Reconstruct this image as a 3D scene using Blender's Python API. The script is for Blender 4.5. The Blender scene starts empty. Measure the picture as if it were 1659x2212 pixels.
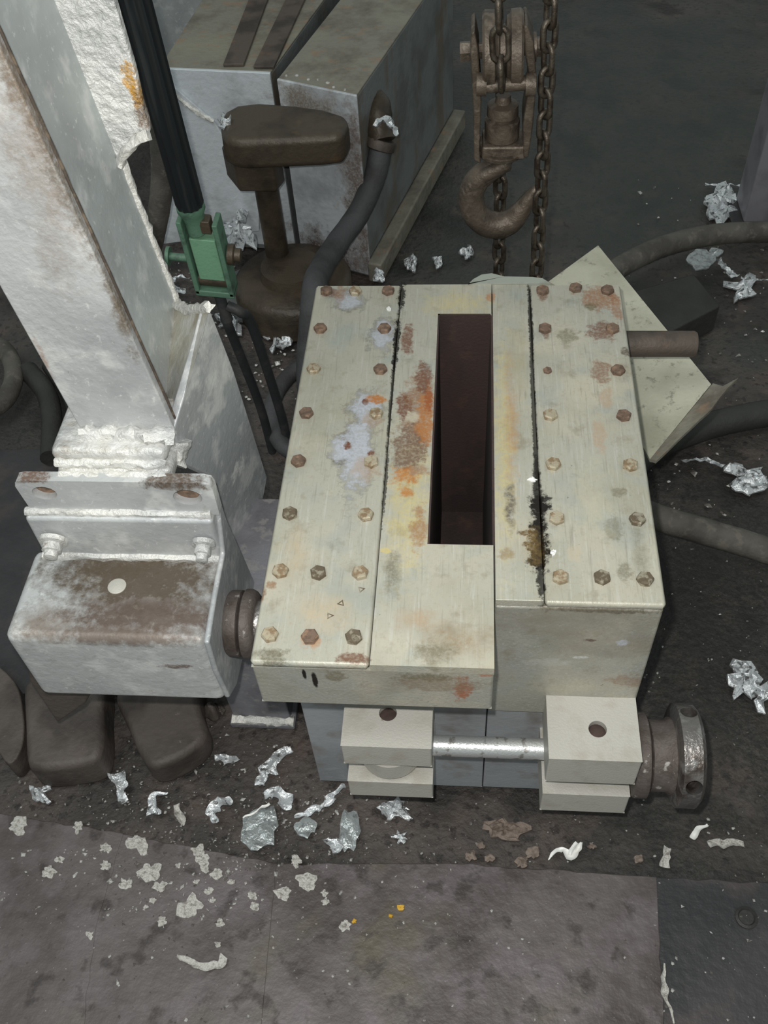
import bpy, math, random
import numpy as np
from mathutils import Vector, Matrix, noise

random.seed(7)
SC = bpy.context.scene
COL = SC.collection

# ------------------------------------------------------------------ camera
CAM = np.array([.2528, -.5731, 1.5657])
PITCH, YAW, ROLL, FPX = .8805, .1307, -.0844, 2068.93
IW, IH = 1659, 2212
_cy, _sy = math.cos(YAW), math.sin(YAW)
F_ = np.array([-_sy * math.cos(PITCH), _cy * math.cos(PITCH), -math.sin(PITCH)])
_r = np.array([_cy, _sy, 0.]); _u = np.cross(_r, F_)
R_ = math.cos(ROLL) * _r + math.sin(ROLL) * _u
U_ = -math.sin(ROLL) * _r + math.cos(ROLL) * _u
cd = bpy.data.cameras.new('camera'); cam = bpy.data.objects.new('camera', cd); COL.objects.link(cam)
m = Matrix.Identity(4)
for i in range(3):
    m[i][0], m[i][1], m[i][2], m[i][3] = R_[i], U_[i], -F_[i], CAM[i]
cam.matrix_world = m
cd.sensor_fit = 'HORIZONTAL'; cd.sensor_width = 36; cd.lens = 36 * FPX / IW
cd.clip_start = .01; cd.clip_end = 100
SC.camera = cam

# ------------------------------------------------------------------ light
w = bpy.data.worlds.new('hall_ambient'); SC.world = w; w.use_nodes = True
w.node_tree.nodes['Background'].inputs[0].default_value = (.86, .95, .93, 1)
w.node_tree.nodes['Background'].inputs[1].default_value = .36


def area(name, loc, target, size, power, color):
    l = bpy.data.lights.new(name, 'AREA'); l.shape = 'DISK'; l.size = size; l.energy = power; l.color = color
    o = bpy.data.objects.new(name, l); COL.objects.link(o); o.location = loc
    o.rotation_euler = (Vector(target) - Vector(loc)).to_track_quat('-Z', 'Y').to_euler()
    return o


# the phone's flash, a little above the lens, and a dim hall lamp high overhead
area('phone_flash', tuple(CAM + .045 * U_ - .03 * R_ + .02 * F_), tuple(CAM + F_ - .0 * R_), .02, 14.6, (1, .985, .945))
area('hall_lamp', (-1.2, -.6, 4.6), (0, .5, 0), 1.6, 46, (.95, 1, 1))
SC.view_settings.view_transform = 'Standard'; SC.view_settings.look = 'None'
SC.view_settings.gamma = 1; SC.view_settings.use_curve_mapping = False
SC.view_settings.exposure = 0.0


# ------------------------------------------------------------------ measuring helpers
def ray(px, py):
    return (px - IW / 2) / FPX * R_ - (py - IH / 2) / FPX * U_ + F_


def on(px, py, ax, v):
    """world point where the sight line through a photo pixel meets plane axis=v"""
    d = ray(px, py); t = (v - CAM[ax]) / d[ax]
    return Vector(CAM + t * d)


def onz(px, py, z=0.): return on(px, py, 2, z)
def ony(px, py, y): return on(px, py, 1, y)
def onx(px, py, x): return on(px, py, 0, x)


def onplane(px, py, a, b, c):
    a, b, c = (np.array(v) for v in (a, b, c))
    n = np.cross(b - a, c - a); d = ray(px, py)
    return Vector(CAM + (np.dot(a - CAM, n) / np.dot(d, n)) * d)


def srgb(r, g, b):
    f = lambda c: (c / 255 / 12.92) if c / 255 < .04045 else ((c / 255 + .055) / 1.055) ** 2.4
    return (f(r), f(g), f(b), 1)


# ------------------------------------------------------------------ materials
class Mat:
    def __init__(s, name, base, rough=.6, metal=0., spec=.5):
        s.m = bpy.data.materials.new(name); s.m.use_nodes = True
        s.t = s.m.node_tree; s.n = s.t.nodes; s.b = s.n['Principled BSDF']
        s.b.inputs['Roughness'].default_value = rough; s.b.inputs['Metallic'].default_value = metal
        s.b.inputs['Specular IOR Level'].default_value = spec
        g = s.n.new('ShaderNodeNewGeometry'); s.pos = g.outputs['Position']; s.nrm = g.outputs['Normal']
        c = s.n.new('ShaderNodeRGB'); c.outputs[0].default_value = base; s.col = c.outputs[0]
        s.h = None; s._nz = None; s._sp = None

    def link(s, a, b): s.t.links.new(a, b)

    def math(s, op, a, b=None, clamp=False):
        n = s.n.new('ShaderNodeMath'); n.operation = op; n.use_clamp = clamp
        for i, v in enumerate((a, b)):
            if v is None: continue
            if isinstance(v, (int, float)): n.inputs[i].default_value = v
            else: s.link(v, n.inputs[i])
        return n.outputs[0]

    def noise(s, scale, detail=4, stretch=None, rough=.55, dist=0., color=False, off=0.):
        n = s.n.new('ShaderNodeTexNoise'); n.inputs['Scale'].default_value = scale
        n.inputs['Detail'].default_value = detail; n.inputs['Roughness'].default_value = rough
        n.inputs['Distortion'].default_value = dist
        mp = s.n.new('ShaderNodeMapping'); s.link(s.pos, mp.inputs[0])
        mp.inputs['Location'].default_value = (off, off * 1.7, off * .3)
        if stretch: mp.inputs['Scale'].default_value = stretch
        s.link(mp.outputs[0], n.inputs['Vector'])
        return n.outputs[1 if color else 0]

    def ramp(s, v, lo, hi, a=0., b=1.):
        n = s.n.new('ShaderNodeMapRange'); s.link(v, n.inputs[0])
        n.inputs[1].default_value = lo; n.inputs[2].default_value = hi
        n.inputs[3].default_value = a; n.inputs[4].default_value = b
        return n.outputs[0]

    def mix(s, fac, color):
        n = s.n.new('ShaderNodeMix'); n.data_type = 'RGBA'
        if isinstance(fac, float): n.inputs[0].default_value = fac
        else: s.link(fac, n.inputs[0])
        s.link(s.col, n.inputs[6])
        if isinstance(color, tuple): n.inputs[7].default_value = color
        else: s.link(color, n.inputs[7])
        s.col = n.outputs[2]; return s

    def var(s, color, scale, lo, hi, amt=1., **k):
        lo, hi = .5 + (lo - .5) * .62, .5 + (hi - .5) * .62      # noise values sit close to one half
        return s.mix(s.math('MULTIPLY', s.ramp(s.noise(scale, **k), lo, hi), amt), color)

    def patch(s, c, r, color, amt=1., soft=.35, wob=1.15, scale=45., solid=False):
        """a stain of its own shape: a wobbly ellipsoid round world point c"""
        if s._nz is None: s._nz = {}
        if scale not in s._nz:
            nz = s.noise(scale, detail=7, rough=.72, color=True)
            v = s.n.new('ShaderNodeVectorMath'); v.operation = 'SUBTRACT'; s.link(nz, v.inputs[0])
            v.inputs[1].default_value = (.5, .5, .5); s._nz[scale] = v.outputs[0]
        a = s.n.new('ShaderNodeVectorMath'); a.operation = 'SUBTRACT'; s.link(s.pos, a.inputs[0]); a.inputs[1].default_value = c
        d = s.n.new('ShaderNodeVectorMath'); d.operation = 'DIVIDE'; s.link(a.outputs[0], d.inputs[0]); d.inputs[1].default_value = r
        k = s.n.new('ShaderNodeVectorMath'); k.operation = 'MULTIPLY_ADD'
        s.link(s._nz[scale], k.inputs[0]); k.inputs[1].default_value = (wob * 2.4,) * 3; s.link(d.outputs[0], k.inputs[2])
        l = s.n.new('ShaderNodeVectorMath'); l.operation = 'LENGTH'; s.link(k.outputs[0], l.inputs[0])
        f = s.math('MULTIPLY', s.ramp(l.outputs['Value'], 1.0, 1.0 - soft), amt)
        if not solid:
            if s._sp is None: s._sp = s.ramp(s.noise(210., detail=6, rough=.7, off=40), .37, .55, .5, 1.)
            f = s.math('MULTIPLY', f, s._sp)
        return s.mix(f, color)

    def bump(s, scale, dist, detail=5, **k):
        s.h = (s.noise(scale, detail=detail, **k), dist) if s.h is None else s.h
        return s

    def done(s):
        s.link(s.col, s.b.inputs['Base Color'])
        if s.h:
            b = s.n.new('ShaderNodeBump'); b.inputs['Distance'].default_value = s.h[1]; b.inputs['Strength'].default_value = 1
            s.link(s.h[0], b.inputs['Height']); s.link(b.outputs[0], s.b.inputs['Normal'])
        return s.m


def top(px, py, rx, ry, z=.58):
    """ellipse on the mold's top face measured in photo pixels -> centre and radii"""
    c = onz(px, py, z); a = onz(px + rx, py, z); b = onz(px, py - ry, z)
    return (c.x, c.y, z), (max((a - c).length, .002), max((b - c).length, .002), .05)


M = {}
RUST = srgb(112, 72, 52); ORANGE = srgb(176, 112, 52); BROWN = srgb(96, 74, 58); BLACK = srgb(26, 22, 18)
GRIME = srgb(118, 112, 92); BARE = srgb(186, 190, 200); YEL = srgb(205, 186, 112)


def mold_paint(name, base, front=False):
    k = Mat(name, base, .42, .12)
    k.var(srgb(160, 156, 138), 9, .45, .75, .55)
    k.var(srgb(196, 188, 168), 6, .5, .8, .6, off=3)
    k.var(srgb(150, 158, 154), 14, .55, .75, .5, off=9)
    k.var(srgb(112, 108, 96), 330, .62, .85, .32, stretch=(1, .05, 1), off=5)
    k.var(srgb(204, 205, 200), 260, .6, .85, .3, stretch=(1, .06, 1), off=15)
    k.var(srgb(96, 92, 80), 60, .82, .98, .45, stretch=(1, .2, 1), off=35)
    k.var(srgb(70, 62, 50), 120, .86, .95, .7, off=25)
    k.var(srgb(128, 118, 98), 26, .6, .85, .5, off=45, rough=.7)
    k.var(srgb(150, 140, 118), 220, .55, .8, .35, off=65, rough=.7)
    return k


def add_top_stains(k):
    P = lambda px, py, rx, ry, c, a=1., **kw: k.patch(*top(px, py, rx, ry), c, a, **kw)
    # warm heat tint round the slot
    P(885, 1060, 60, 190, YEL, .55, soft=.8); P(1090, 960, 30, 260, YEL, .5, soft=.8); P(990, 655, 90, 28, YEL, .5, soft=.8)
    P(1105, 900, 20, 160, srgb(172, 120, 70), .5, soft=.8)
    # rust fields left of the slot
    P(905, 880, 42, 100, srgb(140, 104, 78), .85, soft=.5); P(885, 965, 46, 60, srgb(112, 88, 74), .9)
    P(915, 815, 22, 40, RUST, .85); P(872, 880, 20, 30, RUST, .9); P(918, 905, 22, 60, ORANGE, .75); P(880, 735, 16, 40, RUST, .85)
    P(925, 860, 12, 40, srgb(150, 84, 44), .9); P(890, 900, 18, 14, srgb(188, 180, 160), .9)
    P(873, 1025, 32, 26, ORANGE, .85); P(880, 1062, 20, 14, ORANGE, .85); P(905, 1140, 22, 50, srgb(150, 104, 60), .7)
    P(905, 1015, 25, 14, srgb(150, 120, 96), .8)
    # bare metal with a dark rim on the left plate
    for a in ((772, 975, 46, 105), (790, 882, 46, 44), (826, 722, 36, 46), (752, 648, 44, 28), (740, 965, 36, 40)):
        P(*a, srgb(92, 88, 80), .6, soft=.3)
    for a in ((772, 975, 36, 92), (790, 880, 36, 34), (826, 724, 27, 38), (752, 648, 36, 20), (735, 965, 26, 28)):
        P(*a, BARE, .85, soft=.4)
    P(805, 905, 26, 20, srgb(170, 150, 130), .6); P(790, 1010, 34, 30, srgb(168, 146, 124), .6)
    P(815, 862, 26, 14, ORANGE, .95); P(790, 868, 8, 8, RUST, 1.); P(752, 962, 9, 10, RUST, 1.); P(800, 980, 10, 8, RUST, 1.)
    P(712, 632, 22, 12, RUST, .7); P(735, 630, 14, 30, srgb(140, 100, 72), .6)
    # right plate rust
    P(1290, 645, 48, 26, srgb(146, 108, 80), .85); P(1330, 660, 14, 44, srgb(150, 104, 74), .7); P(1300, 716, 36, 26, RUST, .8)
    P(1298, 800, 24, 26, srgb(140, 112, 92), .9); P(1230, 725, 26, 18, GRIME, .7); P(1275, 662, 20, 10, srgb(110, 100, 74), .9)
    P(1172, 640, 12, 14, RUST, .7); P(1178, 722, 10, 12, RUST, .7); P(1295, 940, 16, 36, srgb(176, 150, 124), .6)
    P(1310, 860, 16, 26, srgb(176, 150, 124), .6); P(1335, 1065, 24, 14, GRIME, .7); P(1325, 1140, 26, 30, GRIME, .6)
    P(1350, 1235, 18, 26, GRIME, .7); P(1240, 1190, 18, 24, srgb(190, 176, 150), .5); P(1352, 760, 12, 12, srgb(96, 84, 72), .9)
    P(1195, 1005, 18, 16, YEL, .6)
    # grime at the front of the left half
    P(990, 1385, 100, 56, srgb(150, 132, 108), .8, soft=.8, scale=24.); P(940, 1408, 60, 34, GRIME, .8, soft=.6); P(1120, 1410, 22, 26, GRIME, .4)
    P(905, 1345, 60, 40, srgb(172, 150, 124), .75, soft=.8, scale=24.); P(848, 1240, 24, 60, GRIME, .8, soft=.7)
    P(700, 1320, 70, 50, srgb(192, 172, 142), .6, soft=.9, scale=24.); P(690, 860, 50, 120, srgb(150, 148, 132), .5, soft=.9, scale=24.); P(640, 1200, 36, 60, srgb(188, 166, 134), .5, soft=.9, scale=24.)
    P(1280, 1080, 60, 110, srgb(190, 184, 160), .6, soft=.9, scale=24.); P(1385, 1190, 24, 60, GRIME, .6, soft=.8, scale=24.); P(1120, 780, 26, 120, srgb(172, 160, 122), .5, soft=.9, scale=24.); P(835, 1190, 14, 8, YEL, .7)
    P(590, 1415, 44, 20, srgb(104, 98, 80), .85); P(672, 1385, 24, 20, srgb(176, 130, 92), .8); P(765, 1422, 40, 14, srgb(112, 78, 60), .9)
    P(560, 1280, 14, 26, srgb(120, 88, 62), .8); P(585, 1262, 16, 10, srgb(140, 104, 72), .8)
    P(1102, 1090, 14, 60, srgb(92, 84, 78), .85, soft=.7); P(1090, 1195, 24, 14, srgb(140, 116, 80), .6); P(980, 1165, 60, 12, YEL, .5)
    P(1060, 640, 14, 12, ORANGE, .6)
    # oil along the seam of the right half
    P(1146, 690, 6, 110, BLACK, .9, solid=True, wob=.9, scale=120.); P(1154, 900, 6.5, 190, BLACK, .85, solid=True, wob=.8, scale=120.)
    P(1160, 1050, 10, 90, BLACK, .9, solid=True, wob=.8, scale=120.); P(1166, 1090, 26, 30, BLACK, 1., solid=True, scale=90.)
    P(1164, 1135, 20, 36, BLACK, 1., solid=True, scale=90.); P(1163, 1190, 28, 56, srgb(34, 26, 16), 1., scale=90., solid=True); P(1169, 1255, 11, 50, BLACK, .9, solid=True, scale=120.)
    P(1150, 1180, 30, 50, srgb(170, 140, 84), .35, soft=.7); P(1135, 1150, 22, 7, srgb(96, 72, 34), .9, scale=90.)
    P(1182, 1078, 16, 5, BLACK, .9, solid=True, scale=90.)
    # oil along the seam of the left half
    P(867, 640, 9, 34, BLACK, .95, solid=True, wob=1.3, scale=120.); P(856, 740, 8, 70, BLACK, .95, solid=True, wob=1.3, scale=120.)
    P(846, 850, 4.5, 150, BLACK, .8, solid=True, wob=1.3, scale=120.); P(832, 1050, 4.5, 90, BLACK, .8, solid=True, wob=1.3, scale=120.)
    return k


k = add_top_stains(mold_paint('mold_top_paint', srgb(172, 170, 157)))
k.bump(260, .0006, stretch=(1, .2, 1)); M['mold_top'] = k.done()
k = mold_paint('mold_side_paint', srgb(158, 157, 149))
k.var(srgb(120, 112, 98), 5, .5, .8, .6, off=30, stretch=(1, 1, 1.6))
for px, py, rx, rz, c, a in ((915, 1465, .04, .012, GRIME, .9), (725, 1462, .014, .014, GRIME, .8), (1000, 1490, .012, .03, srgb(160, 96, 66), .9),
                             (950, 1480, .06, .02, srgb(132, 116, 96), .6), (1050, 1455, .012, .012, srgb(170, 112, 84), .8),
                             (680, 1470, .004, .022, BLACK, 1.), (657, 1458, .003, .014, BLACK, 1.), (695, 1440, .03, .003, BLACK, 1.)):
    p = ony(px, py, 0.); k.patch(tuple(p), (rx, .02, rz), c, a, scale=80., solid=(c is BLACK), wob=.45 if c is BLACK else 1.15)
for px, py, rx, rz, c, a in ((1345, 1388, .012, .008, BARE, .9), (1275, 1383, .01, .004, srgb(90, 70, 60), .9), (1180, 1430, .04, .012, srgb(182, 182, 176), .5),
                             (1250, 1420, .012, .004, srgb(210, 210, 206), .8), (1300, 1318, .09, .008, srgb(96, 88, 72), .8), (1360, 1470, .03, .02, srgb(140, 112, 90), .7)):
    p = ony(px, py, .097); k.patch(tuple(p), (rx, .02, rz), c, a, scale=80.)
k.bump(200, .0006); M['mold_side'] = k.done()
k = Mat('mold_body_steel', srgb(164, 168, 172), .5, .2)
k.var(srgb(136, 138, 142), 7, .4, .7, .7); k.var(srgb(124, 114, 104), 16, .6, .85, .6, off=4)
k.var(srgb(172, 176, 180), 40, .6, .72, .5, stretch=(.3, 1, 1), off=6); k.bump(150, .0006); M['body'] = k.done()
k = Mat('lug_paint', srgb(184, 181, 173), .5, .15)
k.var(srgb(166, 160, 148), 22, .5, .75, .6); k.var(srgb(90, 80, 66), 90, .86, .95, .7, off=8); k.bump(300, .0005); M['lug'] = k.done()
k = Mat('rust_liner', srgb(64, 50, 47), .8)
k.var(srgb(48, 38, 37), 12, .4, .7, .8, stretch=(1, 1, .3)); k.var(srgb(76, 56, 48), 30, .55, .8, .7); k.bump(180, .001); M['liner'] = k.done()
k = Mat('bolt_rust', srgb(116, 95, 81), .75, .1); k.var(srgb(84, 68, 56), 130, .4, .7, .8); k.var(srgb(158, 128, 104), 90, .55, .75, .6, off=3); k.bump(500, .0008); M['bolt_rust'] = k.done()
k = Mat('bolt_dirty_paint', srgb(170, 160, 138), .5, .2); k.var(srgb(128, 104, 76), 110, .45, .65, .85); k.bump(500, .0006); M['bolt_paint'] = k.done()
k = Mat('bolt_dark', srgb(104, 92, 76), .5, .3); k.var(srgb(170, 164, 146), 120, .5, .7, .7); k.bump(500, .0006); M['bolt_dark'] = k.done()
k = Mat('silver_rod', srgb(196, 198, 198), .38, .6); k.var(srgb(120, 112, 104), 60, .6, .7, .7, stretch=(1, .3, 1)); k.bump(300, .0006); M['rod'] = k.done()
k = Mat('dark_nut_steel', srgb(142, 137, 134), .32, .8); k.var(srgb(70, 54, 46), 20, .45, .7, .8); k.var(srgb(186, 184, 182), 26, .62, .75, .7, off=4); k.bump(160, .0015); M['nut'] = k.done()
k = Mat('brown_collar', srgb(100, 92, 88), .6, .3); k.var(srgb(70, 60, 54), 18, .4, .7, .8); k.var(srgb(176, 172, 168), 60, .72, .84, .8); k.bump(180, .0012); M['collar'] = k.done()
k = Mat('rust_hole', srgb(70, 55, 49), .8); k.var(srgb(52, 38, 34), 60, .4, .7, .8); M['hole'] = k.done()

# aluminium paint of the stand
def silver(name, base, bumpd, bscale):
    k = Mat(name, base, .45, .25)
    k.var(srgb(158, 160, 162), 6, .45, .75, .7); k.var(srgb(226, 226, 224), 18, .55, .75, .6, off=4)
    k.var(srgb(132, 122, 106), 30, .72, .98, .5, off=11, rough=.7); k.var(srgb(110, 80, 60), 60, .88, .96, .8, off=21)
    k.var(srgb(236, 236, 234), 120, .66, .85, .6, off=31, rough=.7); k.var(srgb(128, 128, 126), 150, .72, .95, .5, off=41, rough=.7)
    k.bump(bscale, bumpd, detail=6); return k
M['silver'] = silver('silver_paint', srgb(196, 197, 197), .0016, 90).done()
k = silver('silver_paint_column', srgb(198, 199, 199), .0016, 90)
k.patch(tuple(ony(65, 250, .26)), (.02, .03, .18), srgb(150, 120, 96), .45, soft=.8); k.patch(tuple(ony(92, 775, .26)), (.006, .03, .05), srgb(150, 108, 74), .6, soft=.7)
k.patch(tuple(ony(250, 640, .26)), (.012, .03, .09), srgb(104, 88, 68), .7, soft=.7); 
for px, py in ((22, 150), (62, 235), (108, 335), (150, 425), (190, 505), (235, 610), (262, 690)):
    k.patch(tuple(ony(px, py, .26)), (.014, .03, .05), srgb(112, 98, 80), .75, soft=.8, wob=1.4)
for px, py in ((30, 330), (90, 420), (40, 210), (120, 560)):
    k.patch(tuple(ony(px, py, .26)), (.03, .03, .06), srgb(150, 134, 118), .5, soft=.9, wob=1.4)
M['silver_column'] = k.done()
k = silver('silver_paint_smooth', srgb(182, 188, 188), .0008, 60); M['silver_web'] = k.done()
k = silver('silver_paint_rough', srgb(226, 226, 222), .009, 75)
k.patch(tuple(ony(280, 170, .478)), (.010, .03, .02), srgb(206, 150, 30), .9, scale=90.); k.patch(tuple(ony(295, 205, .478)), (.008, .03, .016), srgb(206, 150, 30), .9, scale=90.)
k.patch(tuple(ony(310, 250, .478)), (.012, .03, .03), srgb(110, 80, 50), .8, scale=90.); M['silver_rough'] = k.done()
k = silver('weld_bead', srgb(224, 222, 216), .004, 130); M['weld'] = k.done()
k = silver('foot_paint', srgb(214, 212, 206), .006, 55); k.var(srgb(140, 126, 106), 30, .58, .85, .7, off=61, rough=.7, stretch=(.5, 1, 1.5)); M['foot'] = k.done()
k = silver('arm_paint', srgb(188, 190, 190), .0012, 90)
c0 = onz(290, 1250, .53)
k.patch((c0.x + .01, c0.y, .53), (.17, .08, .04), srgb(84, 71, 56), .95, soft=.6, scale=50., wob=.7, solid=True)
k.patch((c0.x + .03, c0.y - .06, .53), (.17, .035, .03), srgb(92, 76, 66), .9, soft=.6, scale=50., wob=.7, solid=True)
k.patch((c0.x - .06, c0.y + .03, .53), (.09, .045, .03), srgb(84, 72, 58), .8, soft=.7, scale=50., solid=True)
k.var(srgb(150, 144, 132), 70, .6, .9, .55, off=71, rough=.75)
k.patch((c0.x, .062, .527), (.16, .022, .016), srgb(104, 88, 76), .85, soft=.6, scale=70., wob=.6, solid=True)
k.patch((c0.x - .11, .075, .53), (.05, .04, .02), srgb(120, 104, 90), .7, soft=.8, scale=70., wob=.7, solid=True)
p = ony(380, 1440, .055); k.patch(tuple(p), (.03, .02, .006), srgb(96, 68, 54), .8, scale=60.); M['arm'] = k.done()
k = silver('angle_paint', srgb(192, 194, 194), .001, 100)
k.patch((-.11, .2, .672), (.05, .03, .014), srgb(92, 74, 58), .9); k.patch((-.30, .2, .676), (.03, .03, .008), srgb(112, 84, 66), .9); M['angle'] = k.done()
k = Mat('grey_leg_paint', srgb(132, 132, 138), .55, .2); k.var(srgb(104, 101, 106), 10, .4, .7, .8); k.var(srgb(150, 148, 146), 50, .62, .74, .7); k.bump(140, .001); M['leg'] = k.done()
k = silver('side_plate_paint', srgb(168, 172, 174), .001, 80)
p = onx(520, 1100, -.075); k.patch(tuple(p), (.04, .05, .06), srgb(112, 98, 86), .8, soft=.7)
p = onx(535, 1020, -.075); k.patch(tuple(p), (.04, .035, .022), srgb(232, 232, 228), .95, soft=.4, wob=1.3)
p = onx(470, 800, -.08); k.patch(tuple(p), (.04, .04, .05), srgb(214, 214, 212), .6, soft=.8); M['side_plate'] = k.done()
k = silver('gusset_paint', srgb(196, 192, 178), .0016, 90); k.var(srgb(140, 124, 96), 14, .45, .7, .6, off=50); M['gusset'] = k.done()

k = Mat('black_tube', srgb(36, 40, 42), .35, .3); k.var(srgb(64, 68, 68), 40, .5, .7, .6, stretch=(1, 1, .1)); M['black'] = k.done()
k = Mat('green_paint_worn', srgb(84, 116, 96), .5); k.var(srgb(52, 66, 58), 30, .5, .8, .8, rough=.7); k.bump(200, .0006); M['green_dark'] = k.done()
k = Mat('green_paint', srgb(110, 152, 122), .55); k.var(srgb(84, 118, 98), 40, .55, .9, .6, rough=.7); k.bump(200, .0006); M['green'] = k.done()
k = Mat('dark_rubber', srgb(42, 44, 46), .6); k.var(srgb(66, 64, 62), 20, .5, .75, .7); k.bump(90, .0012); M['rubber'] = k.done()
k = Mat('dusty_hose', srgb(92, 88, 82), .75); k.var(srgb(64, 60, 56), 14, .4, .7, .8); k.var(srgb(116, 110, 100), 40, .6, .75, .5); k.bump(160, .0012); M['hose'] = k.done()
k = Mat('dark_hose', srgb(70, 70, 72), .7); k.var(srgb(50, 48, 48), 14, .4, .7, .8); k.bump(160, .0012); M['dark_hose'] = k.done()

k = Mat('back_machine_top', srgb(134, 130, 118), .6, .1)
k.var(srgb(94, 86, 76), 9, .4, .8, .85, rough=.7); k.var(srgb(146, 142, 124), 5, .5, .75, .6, off=7); k.var(srgb(150, 120, 96), 24, .64, .76, .5, off=9); k.bump(60, .003); M['back_top'] = k.done()
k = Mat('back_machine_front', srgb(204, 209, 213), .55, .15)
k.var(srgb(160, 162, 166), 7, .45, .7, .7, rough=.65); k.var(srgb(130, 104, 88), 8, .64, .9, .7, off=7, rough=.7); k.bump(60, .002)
k.patch((-.13, 1.55, .03), (.16, .14, .1), srgb(84, 62, 50), .9, soft=.6, scale=20.); k.patch((-.02, 1.52, .25), (.05, .08, .3), srgb(112, 92, 78), .85, soft=.6, scale=20.)
k.patch((-.13, 1.56, .46), (.12, .1, .05), srgb(124, 110, 92), .85, soft=.6, scale=20.); M['back_front'] = k.done()
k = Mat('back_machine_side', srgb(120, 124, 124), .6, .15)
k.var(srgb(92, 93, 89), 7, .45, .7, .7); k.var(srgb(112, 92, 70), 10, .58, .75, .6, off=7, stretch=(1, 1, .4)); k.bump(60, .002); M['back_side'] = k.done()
k = Mat('oily_brown_iron', srgb(78, 68, 56), .45, .2); k.var(srgb(48, 40, 32), 10, .4, .7, .85); k.var(srgb(120, 92, 58), 9, .7, .9, .8, off=5); k.bump(90, .0016); M['brown_iron'] = k.done()
k = Mat('hook_iron', srgb(104, 93, 82), .45, .4); k.var(srgb(74, 65, 56), 24, .4, .7, .8); k.var(srgb(132, 120, 108), 50, .6, .75, .6, off=3); k.bump(160, .0014); M['hook'] = k.done()
k = Mat('chain_iron', srgb(98, 90, 80), .38, .65); k.var(srgb(58, 46, 36), 60, .4, .7, .8); k.bump(300, .0008); M['chain'] = k.done()
k = Mat('tray_paint', srgb(184, 182, 164), .55)
k.var(srgb(112, 108, 96), 40, .6, .8, .8, rough=.75); k.var(srgb(140, 138, 120), 6, .45, .7, .6, off=4); k.bump(120, .001); M['tray'] = k.done()
k = Mat('dark_bar', srgb(96, 86, 78), .6, .3); k.var(srgb(124, 94, 76), 26, .6, .8, .6); k.var(srgb(60, 54, 50), 12, .45, .7, .8, off=3); k.bump(160, .0012); M['bar'] = k.done()
k = Mat('post_paint', srgb(136, 134, 140), .5, .2); k.var(srgb(104, 100, 104), 10, .4, .7, .7); M['post'] = k.done()

k = Mat('gritty_floor', srgb(82, 75, 71), .62)
k.var(srgb(56, 52, 49), 3.2, .35, .65, .9); k.var(srgb(90, 78, 72), 11, .52, .75, .75, off=4); k.var(srgb(30, 28, 25), 6, .55, .75, .8, off=14)
k.var(srgb(112, 104, 98), 90, .78, .92, .6, off=24); k.var(srgb(34, 30, 28), 60, .6, .72, .7, off=34)
k.patch((.75, .45, 0), (.42, .75, .1), srgb(31, 32, 29), .85, soft=.5, scale=6.); k.patch((-.7, 1.0, 0), (.5, .6, .1), srgb(44, 48, 46), .7, soft=.5, scale=6.)
k.patch((.6, 2.4, 0), (1.2, 1.2, .1), srgb(56, 62, 58), .85, soft=.5, scale=3.)
k.bump(70, .006, detail=8); M['floor'] = k.done()
k = Mat('worn_floor_plate', srgb(98, 91, 90), .5, .15)
k.var(srgb(70, 62, 60), 5, .4, .7, .9); k.var(srgb(112, 104, 106), 9, .52, .75, .7, off=4); k.var(srgb(88, 80, 62), 6, .55, .75, .7, off=18)
k.var(srgb(50, 44, 42), 24, .6, .75, .7, off=14); k.var(srgb(140, 134, 132), 160, .82, .95, .5, off=24)
k.bump(60, .002, detail=7); M['plate'] = k.done()
k = Mat('dark_floor_plate', srgb(62, 60, 62), .55, .15)
k.var(srgb(44, 44, 46), 5, .4, .7, .9); k.var(srgb(80, 72, 70), 12, .55, .75, .6, off=4); k.var(srgb(120, 116, 112), 160, .85, .95, .5, off=24); k.bump(70, .002, detail=7); M['plate_dark'] = k.done()
k = Mat('dirty_casting', srgb(88, 80, 75), .6, .1)
k.var(srgb(54, 48, 44), 8, .4, .7, .85); k.var(srgb(104, 90, 84), 12, .65, .9, .6, off=5); k.var(srgb(140, 132, 126), 60, .82, .95, .6, off=9); k.bump(90, .002); M['casting'] = k.done()

k = Mat('aluminium_foil', srgb(224, 227, 229), .25, .62); k.var(srgb(96, 95, 92), 90, .58, .7, .85); k.bump(220, .0022); M['foil'] = k.done()
k = Mat('dull_aluminium', srgb(198, 195, 189), .55, .2); k.var(srgb(128, 122, 114), 130, .48, .75, .85, rough=.7); k.bump(260, .003); M['splat'] = k.done()
k = Mat('white_scrap', srgb(236, 236, 232), .5, .1); k.var(srgb(196, 192, 186), 60, .55, .7, .5); M['white'] = k.done()
k = Mat('glassy_slag', srgb(164, 170, 170), .22, .4); k.var(srgb(96, 98, 96), 60, .45, .75, .8, rough=.7); k.bump(120, .002); M['slag'] = k.done()
k = Mat('brown_flake', srgb(128, 114, 104), .7); k.var(srgb(92, 80, 72), 80, .5, .7, .7); k.bump(200, .002); M['flake'] = k.done()
k = Mat('mixed_specks', srgb(206, 204, 200), .5, .3); k.var(srgb(96, 88, 82), 45, .42, .58, .9); M['speck'] = k.done()
k = Mat('yellow_chip', srgb(206, 160, 50), .6); M['yellow'] = k.done()
k = Mat('green_lid', srgb(160, 164, 154), .5, .1); k.var(srgb(120, 122, 108), 20, .5, .7, .6); M['lid'] = k.done()
k = Mat('dark_joint', srgb(70, 62, 54), .8); k.var(srgb(110, 96, 80), 60, .5, .7, .8); M['joint'] = k.done()
k = Mat('tile_dark', srgb(52, 52, 48), .6); k.var(srgb(40, 40, 37), 9, .4, .7, .8); k.bump(80, .002); M['dark_box'] = k.done()


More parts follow.
